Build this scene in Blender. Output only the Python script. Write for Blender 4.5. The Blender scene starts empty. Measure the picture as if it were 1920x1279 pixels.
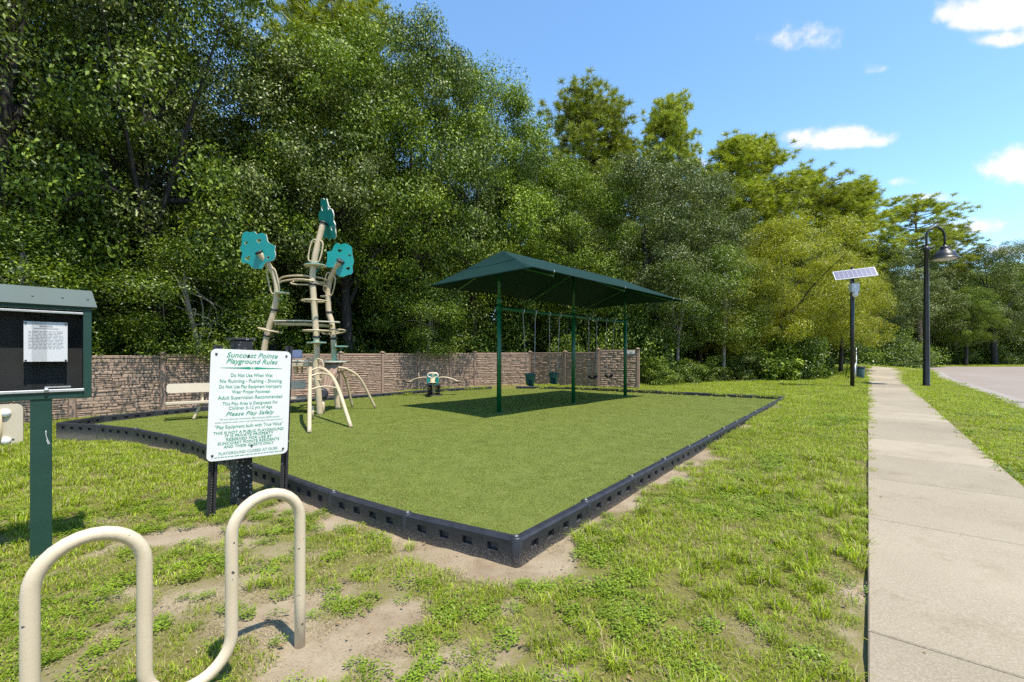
import bpy, bmesh, math, random
import numpy as np
from mathutils import Vector, Matrix, noise

# ------------------------------------------------------------------ camera, sky, sun, exposure
scene = bpy.context.scene
COL = scene.collection
CAM_H, FPX, HZ = 1.75, 825.0, 668.0      # eye height (m), focal length and horizon row of the 1920 px photo

cam_d = bpy.data.cameras.new('camera')
cam = bpy.data.objects.new('camera', cam_d)
COL.objects.link(cam)
cam.location = (0, 0, CAM_H)
cam.rotation_euler = (math.radians(90), 0, 0)
cam_d.sensor_width = 36
cam_d.lens = 36 * FPX / 1920
cam_d.shift_y = (HZ - 639.5) / 1920
cam_d.clip_start = 0.05
cam_d.clip_end = 3000
scene.camera = cam

SUN_DIR = Vector((1.22, -1.1, 3.78)).normalized()
SUN_EL = math.asin(SUN_DIR.z)
SUN_AZ = math.atan2(SUN_DIR.x, SUN_DIR.y)
sun_d = bpy.data.lights.new('sun', 'SUN')
sun_d.energy = 4.7
sun_d.angle = math.radians(0.53)
sun_d.color = (1.0, 0.94, 0.83)
sun = bpy.data.objects.new('sun', sun_d)
COL.objects.link(sun)
sun.location = (30, -25, 60)
sun.rotation_euler = (-SUN_DIR).to_track_quat('-Z', 'Y').to_euler()

world = bpy.data.worlds.new('World')
scene.world = world
world.use_nodes = True


def build_world():
    nt = world.node_tree
    N, L = nt.nodes, nt.links
    N.clear()
    out = N.new('ShaderNodeOutputWorld')
    bg = N.new('ShaderNodeBackground')
    sky = N.new('ShaderNodeTexSky')
    sky.sky_type = 'NISHITA'
    sky.sun_disc = False
    sky.sun_elevation = SUN_EL
    sky.sun_rotation = SUN_AZ
    sky.altitude = 0
    sky.air_density = 0.85
    sky.dust_density = 0.0
    sky.ozone_density = 2.5
    bg.inputs['Strength'].default_value = 0.13
    hs = N.new('ShaderNodeHueSaturation')
    hs.inputs['Saturation'].default_value = 1.06
    hs.inputs['Hue'].default_value = 0.492
    hs.inputs['Value'].default_value = 1.72
    L.new(sky.outputs[0], hs.inputs['Color'])
    tc = N.new('ShaderNodeTexCoord')
    # cumulus: flat-bottomed puffs at given directions, and a thin scatter of small ones all round
    nz = N.new('ShaderNodeTexNoise')
    nz.inputs['Scale'].default_value = 9.0
    nz.inputs['Detail'].default_value = 9.0
    nz.inputs['Roughness'].default_value = 0.6
    mp = N.new('ShaderNodeMapping')
    mp.inputs['Scale'].default_value = (1, 1, 2.4)
    L.new(tc.outputs['Generated'], mp.inputs[0])
    L.new(mp.outputs[0], nz.inputs['Vector'])

    def math_node(op, a=None, b=None, clamp=False):
        m = N.new('ShaderNodeMath')
        m.operation = op
        m.use_clamp = clamp
        for i, v in enumerate((a, b)):
            if v is None:
                continue
            if isinstance(v, (int, float)):
                m.inputs[i].default_value = v
            else:
                L.new(v, m.inputs[i])
        return m.outputs[0]
    # cloud centres: azimuth (deg, from +Y to +X), elevation (deg), half width, half height (deg), weight
    clouds = [(36.4, 21.5, 5.6, 1.7, 1.15), (34.0, 21.7, 2.4, 1.2, .8), (33.2, 31.0, 5.2, 1.9, .52), (47.9, 27.3, 4.6, 2.5, 1.25),
              (49.0, 25.2, 3.2, 1.2, .95), (49.6, 15.2, 3.6, 2.7, 1.1), (46.3, 11.4, 3.0, 1.2, .8), (44.5, 9.8, 2.6, 1.2, .75),
              (43.2, 14.6, 3.0, .8, .62), (22.0, 22.0, 2.6, .9, .7), (39.6, 26.6, 1.2, .7, .5), (40.5, 34.5, 1.2, 1.0, .55),
              (48.0, 9.0, 1.6, .7, .7), (-27, 28.5, 3.0, 1.5, .7), (-26, 32.0, 2.2, 1.0, .6), (41.5, 16.4, 1.3, .7, .5),
              (68, 24, 8, 3, 1.0), (84, 14, 9, 3, .9), (110, 30, 9, 4, 1.0), (140, 18, 12, 4, 1.0), (170, 34, 9, 4, .9),
              (-60, 30, 7, 3, .9), (-95, 20, 10, 4, 1.0), (-130, 34, 9, 4, .9), (-160, 16, 11, 4, 1.0), (96, 48, 8, 5, .8)]
    sep = N.new('ShaderNodeSeparateXYZ')
    L.new(tc.outputs['Generated'], sep.inputs[0])
    az = math_node('MULTIPLY', math_node('ARCTAN2', sep.outputs[0], sep.outputs[1]), 180 / math.pi)
    el = math_node('MULTIPLY', math_node('ARCSINE', sep.outputs[2]), 180 / math.pi)
    # wobble the angles so that outlines billow
    nzw = N.new('ShaderNodeTexNoise')
    nzw.inputs['Scale'].default_value = 30.0
    nzw.inputs['Detail'].default_value = 6.0
    nzw.inputs['Roughness'].default_value = 0.62
    L.new(tc.outputs['Generated'], nzw.inputs['Vector'])
    wob = math_node('SUBTRACT', nzw.outputs[0], 0.5)
    total = None
    for (ca, ce, hw, hh, w) in clouds:
        da = math_node('DIVIDE', math_node('SUBTRACT', az, ca), hw)
        ra, re = math.radians(ca), math.radians(ce)
        k = math.tan(re) * math.sin(ra) * math.cos(re) ** 2 / math.cos(ra) if abs(ca) < 60 else 0   # level bases: cloud banks lie flat, not along a circle of equal elevation
        lift = math_node('MULTIPLY', math_node('SUBTRACT', az, ca), k)
        de = math_node('DIVIDE', math_node('ADD', math_node('SUBTRACT', el, ce), lift), hh)
        low = math_node('LESS_THAN', de, 0.0)
        de2 = math_node('MULTIPLY', de, math_node('ADD', math_node('MULTIPLY', low, 0.8), 1.0))
        d2 = math_node('ADD', math_node('MULTIPLY', da, da), math_node('MULTIPLY', de2, de2))
        v = math_node('MULTIPLY', math_node('SUBTRACT', 1.0, d2, True), w)
        total = v if total is None else math_node('MAXIMUM', total, v)
    dens = math_node('ADD', total, math_node('MULTIPLY', wob, 2.0))
    dens = math_node('ADD', dens, math_node('MULTIPLY', math_node('SUBTRACT', nz.outputs[0], .5), .5))
    mr = N.new('ShaderNodeMapRange')
    mr.interpolation_type = 'SMOOTHSTEP'
    mr.inputs['From Min'].default_value = 0.05
    mr.inputs['From Max'].default_value = 1.05
    L.new(math_node('MULTIPLY', dens, math_node('GREATER_THAN', total, 0.001)), mr.inputs['Value'])
    mix = N.new('ShaderNodeMix')
    mix.data_type = 'RGBA'
    cc = N.new('ShaderNodeMix')
    cc.data_type = 'RGBA'
    cc.inputs['A'].default_value = (4.6, 4.5, 6.6, 1)
    cc.inputs['B'].default_value = (7.4, 6.7, 8.0, 1)
    L.new(mr.outputs[0], cc.inputs['Factor'])
    L.new(cc.outputs['Result'], mix.inputs['B'])
    L.new(math_node('MULTIPLY', mr.outputs[0], 0.74), mix.inputs['Factor'])
    L.new(hs.outputs[0], mix.inputs['A'])
    L.new(mix.outputs['Result'], bg.inputs['Color'])
    L.new(bg.outputs[0], out.inputs['Surface'])


build_world()
scene.view_settings.view_transform = 'Standard'
scene.view_settings.look = 'None'
scene.view_settings.gamma = 1.0
scene.view_settings.use_curve_mapping = False
scene.view_settings.exposure = 0.62
scene.render.engine = 'CYCLES'
scene.cycles.use_denoising = False
scene.cycles.max_bounces = 6
scene.cycles.diffuse_bounces = 3
scene.cycles.glossy_bounces = 2
scene.cycles.transmission_bounces = 4
scene.cycles.transparent_max_bounces = 6
scene.cycles.caustics_reflective = False
scene.cycles.caustics_refractive = False

random.seed(7)
RNG = np.random.default_rng(11)
PI = math.pi


# ------------------------------------------------------------------ terrain and survey helpers
def gz(x, y):
    yy = min(max(y, -5), 60)
    xx = min(max(x, -25), 45)
    z = .008 * yy + .006 * xx
    z -= .13 * math.exp(-((x + 10.3) ** 2 + (y - 8.6) ** 2) / (2 * 2.0 ** 2))
    z += .6 * math.exp(-((x - 25.8) ** 2 + (y - 33) ** 2) / (2 * 3.6 ** 2))
    return z


def at(px, py, Y):
    """surveyed point of the place: image row/column of the photo at a known distance Y"""
    return Vector(((px - 960) / FPX * Y, Y, CAM_H - (py - HZ) / FPX * Y))


def on_ground(px, py, dz=0.0):
    Y = 10.0
    for _ in range(60):
        x = (px - 960) / FPX * Y
        zz = gz(x, Y) + dz
        Yn = (CAM_H - zz) * FPX / (py - HZ)
        Y = .5 * Y + .5 * min(max(Yn, .5), 90)
    return Vector(((px - 960) / FPX * Y, Y, gz((px - 960) / FPX * Y, Y)))


# ------------------------------------------------------------------ materials
MATS = {}


def new_mat(name):
    m = bpy.data.materials.new(name)
    m.use_nodes = True
    return m, m.node_tree.nodes, m.node_tree.links, m.node_tree.nodes['Principled BSDF']


def ramp(N, stops):
    r = N.new('ShaderNodeValToRGB')
    while len(r.color_ramp.elements) > 1:
        r.color_ramp.elements.remove(r.color_ramp.elements[-1])
    for i, (p, c) in enumerate(stops):
        e = r.color_ramp.elements[0] if i == 0 else r.color_ramp.elements.new(p)
        e.position = p
        e.color = (*c, 1) if len(c) == 3 else c
    return r


def surf(name, c1, c2=None, rough=.5, scale=8, metal=0, bump=0, bscale=None, spec=.5, chips=None, chip_at=.7, chip_scale=30, coat=0):
    """painted / plastic / stone surface: two tones of noise, fine bump, optional chips of another colour"""
    m, N, L, b = new_mat(name)
    tc = N.new('ShaderNodeTexCoord')
    nz = N.new('ShaderNodeTexNoise')
    nz.inputs['Scale'].default_value = scale
    nz.inputs['Detail'].default_value = 6
    nz.inputs['Roughness'].default_value = .65
    L.new(tc.outputs['Object'], nz.inputs['Vector'])
    r = ramp(N, [(.32, c1), (.68, c2 or c1)])
    L.new(nz.outputs[0], r.inputs[0])
    col = r.outputs[0]
    if chips:
        n2 = N.new('ShaderNodeTexNoise')
        n2.inputs['Scale'].default_value = chip_scale
        n2.inputs['Detail'].default_value = 3
        L.new(tc.outputs['Object'], n2.inputs['Vector'])
        r2 = ramp(N, [(chip_at, (0, 0, 0)), (chip_at + .015, (1, 1, 1))])
        L.new(n2.outputs[0], r2.inputs[0])
        mx = N.new('ShaderNodeMix')
        mx.data_type = 'RGBA'
        L.new(r2.outputs[0], mx.inputs['Factor'])
        L.new(col, mx.inputs['A'])
        mx.inputs['B'].default_value = (*chips, 1)
        col = mx.outputs['Result']
    L.new(col, b.inputs['Base Color'])
    b.inputs['Roughness'].default_value = rough
    b.inputs['Metallic'].default_value = metal
    b.inputs['Specular IOR Level'].default_value = spec
    b.inputs['Coat Weight'].default_value = coat
    if bump:
        n3 = N.new('ShaderNodeTexNoise')
        n3.inputs['Scale'].default_value = bscale or scale * 6
        n3.inputs['Detail'].default_value = 5
        L.new(tc.outputs['Object'], n3.inputs['Vector'])
        bp = N.new('ShaderNodeBump')
        bp.inputs['Strength'].default_value = bump
        bp.inputs['Distance'].default_value = .01
        L.new(n3.outputs[0], bp.inputs['Height'])
        L.new(bp.outputs[0], b.inputs['Normal'])
    MATS[name] = m
    return m


def leaf_mat(name, dark, mid, light, rough=.42, trans=.3, spec=.5):
    m, N, L, b = new_mat(name)
    geo = N.new('ShaderNodeNewGeometry')
    r = ramp(N, [(0, dark), (.55, mid), (1, light)])
    L.new(geo.outputs['Random Per Island'], r.inputs[0])
    oi = N.new('ShaderNodeObjectInfo')
    hs = N.new('ShaderNodeHueSaturation')
    mr = N.new('ShaderNodeMapRange')
    mr.inputs['To Min'].default_value = .8
    mr.inputs['To Max'].default_value = 1.2
    L.new(oi.outputs['Random'], mr.inputs['Value'])
    L.new(mr.outputs[0], hs.inputs['Value'])
    L.new(r.outputs[0], hs.inputs['Color'])
    L.new(hs.outputs[0], b.inputs['Base Color'])
    b.inputs['Roughness'].default_value = rough
    b.inputs['Specular IOR Level'].default_value = spec
    t = N.new('ShaderNodeBsdfTranslucent')
    g = N.new('ShaderNodeMix')
    g.data_type = 'RGBA'
    g.blend_type = 'MULTIPLY'
    g.inputs['Factor'].default_value = 1
    L.new(hs.outputs[0], g.inputs['A'])
    g.inputs['B'].default_value = (1.25, 1.3, .5, 1)
    L.new(g.outputs['Result'], t.inputs['Color'])
    ms = N.new('ShaderNodeMixShader')
    ms.inputs[0].default_value = trans
    L.new(b.outputs[0], ms.inputs[1])
    L.new(t.outputs[0], ms.inputs[2])
    L.new(ms.outputs[0], N['Material Output'].inputs['Surface'])
    MATS[name] = m
    return m


surf('green_paint', (.014, .048, .036), (.020, .060, .045), .42, 5, bump=.08, bscale=60, chips=(.2, .25, .22), chip_at=.76, chip_scale=9)
surf('green_metal', (.014, .046, .043), (.021, .060, .056), .6, 4, bump=.05)
surf('swing_green', (.003, .085, .026), (.005, .105, .033), .35, 3)
surf('silver', (.72, .73, .74), (.6, .62, .64), .32, 12, metal=.6)
surf('galvanised', (.22, .225, .23), (.32, .33, .335), .4, 20, metal=.7)
surf('black_interior', (.02, .02, .02), (.03, .03, .028), .8, 3)
surf('cream', (.62, .52, .36), (.67, .57, .41), .38, 3, bump=.05, bscale=40)
surf('cream_rack', (.59, .485, .345), (.63, .525, .38), .38, 3, bump=.06, bscale=60, chips=(.09, .085, .08), chip_at=.715, chip_scale=24)
surf('cream_plastic', (.52, .44, .32), (.56, .48, .36), .45, 3)
surf('teal', (.004, .25, .235), (.006, .28, .26), .35, 2)
surf('teal_dark', (.006, .07, .052), (.009, .09, .066), .4, 2)
surf('cream_core', (.60, .57, .46), (.66, .62, .51), .5, 5)
surf('black_plastic', (.012, .012, .013), (.02, .02, .022), .5, 8)
surf('black_metal', (.012, .012, .012), (.02, .019, .018), .38, 6)
surf('lamp_metal', (.014, .013, .012), (.022, .020, .019), .4, 8)
surf('sign_white', (.74, .72, .70), (.77, .75, .73), .3, 2)
surf('sign_green', (.003, .30, .145), (.004, .33, .16), .5, 2)
surf('rubber', (.012, .012, .012), (.022, .021, .02), .75, 10)
surf('purple_print', (.42, .33, .5), (.7, .66, .75), .5, 30)
surf('white_paper', (.80, .80, .81), (.85, .85, .86), .7, 3)
surf('print_grey', (.42, .42, .44), (.5, .5, .52), .7, 10)
surf('chipped_post', (.016, .015, .016), (.03, .028, .028), .6, 6, bump=.3, bscale=30, chips=(.62, .61, .58), chip_at=.632, chip_scale=34)
surf('channel_metal', (.014, .014, .016), (.03, .03, .033), .5, 6, bump=.2, bscale=40, chips=(.5, .5, .5), chip_at=.7, chip_scale=40)
surf('fence_plastic', (.285, .19, .136), (.34, .23, .168), .7, 4, bump=.25, bscale=50)
surf('fence_stone', (.27, .182, .128), (.44, .31, .222), .8, 5, bump=.5, bscale=22)
surf('fence_joint', (.15, .10, .075), (.2, .135, .1), .85, 6)
surf('bin_green', (.05, .1, .105), (.07, .13, .135), .55, 6)
surf('bin_black', (.012, .012, .012), (.02, .02, .02), .5, 6)
surf('box_grey', (.55, .56, .57), (.62, .63, .64), .5, 6)
surf('solar_frame', (.5, .51, .53), (.56, .57, .58), .4, 6)
surf('solar_cell', (.045, .05, .13), (.065, .07, .17), .35, 14)
surf('bark', (.022, .017, .013), (.055, .043, .033), .9, 9, bump=.8, bscale=30)
surf('pale_bark', (.22, .18, .14), (.34, .29, .23), .9, 7, bump=.5, bscale=24)
surf('pine_bark', (.09, .055, .04), (.2, .13, .095), .9, 7, bump=.8, bscale=18)
surf('kerb_concrete', (.265, .228, .195), (.315, .275, .24), .85, 6, bump=.3, bscale=60)
surf('cream_tube', (.50, .395, .25), (.55, .44, .29), .36, 3)

leaf_mat('oak_leaf', (.032, .056, .005), (.104, .155, .011), (.27, .345, .032), rough=.46, trans=.15, spec=.3)
leaf_mat('oak_leaf_grey', (.040, .060, .010), (.122, .155, .026), (.30, .345, .08), rough=.42, trans=.13, spec=.36)
leaf_mat('oak_leaf_bright', (.046, .080, .005), (.138, .200, .010), (.33, .41, .028), rough=.48, trans=.19, spec=.28)
leaf_mat('yellow_leaf', (.13, .16, .006), (.29, .31, .010), (.51, .47, .024), rough=.45, trans=.35)
leaf_mat('pine_needle', (.14, .175, .010), (.29, .335, .016), (.48, .49, .035), rough=.5, trans=.22)
leaf_mat('shrub_leaf', (.032, .060, .005), (.095, .145, .010), (.24, .31, .028), rough=.4, trans=.3)
leaf_mat('grass_blade', (.165, .24, .010), (.285, .375, .016), (.43, .49, .042), rough=.5, trans=.35, spec=.3)
leaf_mat('weed_leaf', (.11, .18, .012), (.185, .27, .018), (.28, .36, .03), rough=.45, trans=.32, spec=.4)
leaf_mat('dry_blade', (.22, .17, .085), (.32, .26, .13), (.42, .35, .2), rough=.7, trans=.2, spec=.2)
leaf_mat('dead_leaf', (.14, .09, .04), (.24, .16, .08), (.36, .26, .14), rough=.9, trans=.1, spec=.05)
leaf_mat('turf_blade', (.162, .203, .033), (.205, .248, .044), (.275, .312, .074), rough=.55, trans=.15, spec=.25)


def canopy_mat():
    m, N, L, b = new_mat('shade_cloth')
    tc = N.new('ShaderNodeTexCoord')
    w = N.new('ShaderNodeTexWave')
    w.inputs['Scale'].default_value = 60
    L.new(tc.outputs['Object'], w.inputs['Vector'])
    nz = N.new('ShaderNodeTexNoise')
    nz.inputs['Scale'].default_value = 1.4
    L.new(tc.outputs['Object'], nz.inputs['Vector'])
    r = ramp(N, [(.3, (.006, .036, .031)), (.7, (.010, .046, .040))])
    L.new(nz.outputs[0], r.inputs[0])
    L.new(r.outputs[0], b.inputs['Base Color'])
    b.inputs['Roughness'].default_value = .75
    b.inputs['Specular IOR Level'].default_value = .25
    bp = N.new('ShaderNodeBump')
    bp.inputs['Strength'].default_value = .1
    L.new(w.outputs[0], bp.inputs['Height'])
    L.new(bp.outputs[0], b.inputs['Normal'])
    t = N.new('ShaderNodeBsdfTranslucent')
    t.inputs['Color'].default_value = (.001, .05, .042, 1)
    ms = N.new('ShaderNodeMixShader')
    ms.inputs[0].default_value = .3
    L.new(b.outputs[0], ms.inputs[1])
    L.new(t.outputs[0], ms.inputs[2])
    L.new(ms.outputs[0], N['Material Output'].inputs['Surface'])
    MATS['shade_cloth'] = m


canopy_mat()


def glass_mat():
    m, N, L, b = new_mat('board_glass')
    b.inputs['Base Color'].default_value = (.9, .9, .9, 1)
    b.inputs['Roughness'].default_value = .04
    tr = N.new('ShaderNodeBsdfTransparent')
    tr.inputs['Color'].default_value = (.88, .88, .88, 1)
    gl = N.new('ShaderNodeBsdfGlossy')
    gl.inputs['Roughness'].default_value = .0
    ms = N.new('ShaderNodeMixShader')
    ms.inputs[0].default_value = .035
    L.new(tr.outputs[0], ms.inputs[1])
    L.new(gl.outputs[0], ms.inputs[2])
    L.new(ms.outputs[0], N['Material Output'].inputs['Surface'])
    MATS['board_glass'] = m


glass_mat()


def border_mat():
    """faded blue-black plastic with sandy splash dust on the outside near the soil"""
    m, N, L, b = new_mat('border_plastic')
    tc = N.new('ShaderNodeTexCoord')
    nz = N.new('ShaderNodeTexNoise')
    nz.inputs['Scale'].default_value = 7
    nz.inputs['Detail'].default_value = 6
    L.new(tc.outputs['Object'], nz.inputs['Vector'])
    r = ramp(N, [(.3, (.012, .013, .018)), (.7, (.026, .028, .036))])
    L.new(nz.outputs[0], r.inputs[0])
    sp = N.new('ShaderNodeTexNoise')
    sp.inputs['Scale'].default_value = 110
    sp.inputs['Detail'].default_value = 3
    L.new(tc.outputs['Object'], sp.inputs['Vector'])
    sx = N.new('ShaderNodeSeparateXYZ')
    L.new(tc.outputs['Object'], sx.inputs[0])
    mr = N.new('ShaderNodeMapRange')
    mr.inputs['From Min'].default_value = -.30
    mr.inputs['From Max'].default_value = -.04
    mr.inputs['To Min'].default_value = .28
    mr.inputs['To Max'].default_value = -.12
    L.new(sx.outputs[2], mr.inputs['Value'])
    ad = N.new('ShaderNodeMath')
    ad.operation = 'ADD'
    L.new(sp.outputs[0], ad.inputs[0])
    L.new(mr.outputs[0], ad.inputs[1])
    r2 = ramp(N, [(.56, (0, 0, 0)), (.78, (.75, .75, .75))])
    L.new(ad.outputs[0], r2.inputs[0])
    mx = N.new('ShaderNodeMix')
    mx.data_type = 'RGBA'
    L.new(r2.outputs[0], mx.inputs['Factor'])
    L.new(r.outputs[0], mx.inputs['A'])
    mx.inputs['B'].default_value = (.26, .215, .17, 1)
    L.new(mx.outputs['Result'], b.inputs['Base Color'])
    b.inputs['Roughness'].default_value = .52
    MATS['border_plastic'] = m


border_mat()


def ground_mat():
    m, N, L, b = new_mat('lawn_soil')
    tc = N.new('ShaderNodeTexCoord')
    at_ = N.new('ShaderNodeAttribute')
    at_.attribute_name = 'cover'
    n1 = N.new('ShaderNodeTexNoise')
    n1.inputs['Scale'].default_value = 1.6
    n1.inputs['Detail'].default_value = 8
    n1.inputs['Roughness'].default_value = .7
    L.new(tc.outputs['Object'], n1.inputs['Vector'])
    sand = ramp(N, [(.25, (.165, .112, .068)), (.5, (.29, .228, .152)), (.75, (.37, .305, .218))])
    L.new(n1.outputs[0], sand.inputs[0])
    spk = N.new('ShaderNodeTexNoise')
    spk.inputs['Scale'].default_value = 70
    spk.inputs['Detail'].default_value = 5
    spk.inputs['Roughness'].default_value = .8
    L.new(tc.outputs['Object'], spk.inputs['Vector'])
    spr = ramp(N, [(.34, (.9, .9, .9)), (.46, (0, 0, 0))])
    L.new(spk.outputs[0], spr.inputs[0])
    smx = N.new('ShaderNodeMix')
    smx.data_type = 'RGBA'
    L.new(spr.outputs[0], smx.inputs['Factor'])
    L.new(sand.outputs[0], smx.inputs['A'])
    smx.inputs['B'].default_value = (.11, .08, .045, 1)
    n2 = N.new('ShaderNodeTexNoise')
    n2.inputs['Scale'].default_value = 26
    n2.inputs['Detail'].default_value = 6
    n2.inputs['Roughness'].default_value = .75
    L.new(tc.outputs['Object'], n2.inputs['Vector'])
    th = ramp(N, [(.25, (.10, .08, .034)), (.5, (.14, .13, .036)), (.75, (.19, .195, .042))])
    L.new(n2.outputs[0], th.inputs[0])
    ad = N.new('ShaderNodeMath')
    ad.operation = 'ADD'
    L.new(at_.outputs['Fac'], ad.inputs[0])
    mm = N.new('ShaderNodeMath')
    mm.operation = 'MULTIPLY_ADD'
    L.new(n2.outputs[0], mm.inputs[0])
    mm.inputs[1].default_value = .7
    mm.inputs[2].default_value = -.35
    L.new(mm.outputs[0], ad.inputs[1])
    r = ramp(N, [(.30, (0, 0, 0)), (.62, (1, 1, 1))])
    L.new(ad.outputs[0], r.inputs[0])
    mx = N.new('ShaderNodeMix')
    mx.data_type = 'RGBA'
    L.new(r.outputs[0], mx.inputs['Factor'])
    L.new(smx.outputs['Result'], mx.inputs['A'])
    L.new(th.outputs[0], mx.inputs['B'])
    L.new(mx.outputs['Result'], b.inputs['Base Color'])
    b.inputs['Roughness'].default_value = .95
    b.inputs['Specular IOR Level'].default_value = .15
    n3 = N.new('ShaderNodeTexNoise')
    n3.inputs['Scale'].default_value = 60
    n3.inputs['Detail'].default_value = 6
    L.new(tc.outputs['Object'], n3.inputs['Vector'])
    bp = N.new('ShaderNodeBump')
    bp.inputs['Strength'].default_value = .5
    bp.inputs['Distance'].default_value = .02
    L.new(n3.outputs[0], bp.inputs['Height'])
    L.new(bp.outputs[0], b.inputs['Normal'])
    MATS['lawn_soil'] = m


ground_mat()


def speckled(name, c1, c2, c3, scale, rough=.85, patch=.5, bump=.25, fine=220, vary=False):
    """concrete / road / turf base: broad patches, speckle, fine bump"""
    m, N, L, b = new_mat(name)
    tc = N.new('ShaderNodeTexCoord')
    n1 = N.new('ShaderNodeTexNoise')
    n1.inputs['Scale'].default_value = patch
    n1.inputs['Detail'].default_value = 7
    n1.inputs['Roughness'].default_value = .6
    L.new(tc.outputs['Object'], n1.inputs['Vector'])
    r1 = ramp(N, [(.3, c1), (.7, c2)])
    L.new(n1.outputs[0], r1.inputs[0])
    n2 = N.new('ShaderNodeTexNoise')
    n2.inputs['Scale'].default_value = scale
    n2.inputs['Detail'].default_value = 5
    n2.inputs['Roughness'].default_value = .8
    L.new(tc.outputs['Object'], n2.inputs['Vector'])
    r2 = ramp(N, [(.42, (0, 0, 0)), (.72, (.75, .75, .75))])
    L.new(n2.outputs[0], r2.inputs[0])
    mx = N.new('ShaderNodeMix')
    mx.data_type = 'RGBA'
    L.new(r2.outputs[0], mx.inputs['Factor'])
    L.new(r1.outputs[0], mx.inputs['A'])
    mx.inputs['B'].default_value = (*c3, 1)
    col = mx.outputs['Result']
    if vary:
        # each slab was poured on its own; dark stains lie in soft blotches
        st = N.new('ShaderNodeTexNoise')
        st.inputs['Scale'].default_value = 1.7
        st.inputs['Detail'].default_value = 8
        st.inputs['Roughness'].default_value = .72
        L.new(tc.outputs['Object'], st.inputs['Vector'])
        sr = ramp(N, [(.30, (.83, .815, .78)), (.46, (1, 1, 1))])
        L.new(st.outputs[0], sr.inputs[0])
        oi = N.new('ShaderNodeObjectInfo')
        rg = N.new('ShaderNodeMapRange')
        rg.inputs['To Min'].default_value = .9
        rg.inputs['To Max'].default_value = 1.07
        L.new(oi.outputs['Random'], rg.inputs['Value'])
        mu = N.new('ShaderNodeMix')
        mu.data_type = 'RGBA'
        mu.blend_type = 'MULTIPLY'
        mu.inputs['Factor'].default_value = 1
        L.new(col, mu.inputs['A'])
        L.new(sr.outputs[0], mu.inputs['B'])
        hv = N.new('ShaderNodeHueSaturation')
        L.new(rg.outputs[0], hv.inputs['Value'])
        L.new(mu.outputs['Result'], hv.inputs['Color'])
        col = hv.outputs[0]
    L.new(col, b.inputs['Base Color'])
    b.inputs['Roughness'].default_value = rough
    b.inputs['Specular IOR Level'].default_value = .25
    n3 = N.new('ShaderNodeTexNoise')
    n3.inputs['Scale'].default_value = fine
    n3.inputs['Detail'].default_value = 4
    L.new(tc.outputs['Object'], n3.inputs['Vector'])
    bp = N.new('ShaderNodeBump')
    bp.inputs['Strength'].default_value = bump
    bp.inputs['Distance'].default_value = .006
    L.new(n3.outputs[0], bp.inputs['Height'])
    L.new(bp.outputs[0], b.inputs['Normal'])
    MATS[name] = m


speckled('sidewalk_concrete', (.225, .182, .124), (.32, .268, .192), (.45, .39, .30), 75, bump=.5, vary=True)
speckled('road_paving', (.25, .205, .172), (.29, .242, .208), (.225, .186, .155), 30, fine=90)
speckled('turf_base', (.100, .123, .022), (.115, .137, .025), (.162, .182, .04), 70, fine=150, bump=.5, patch=.25)


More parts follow.
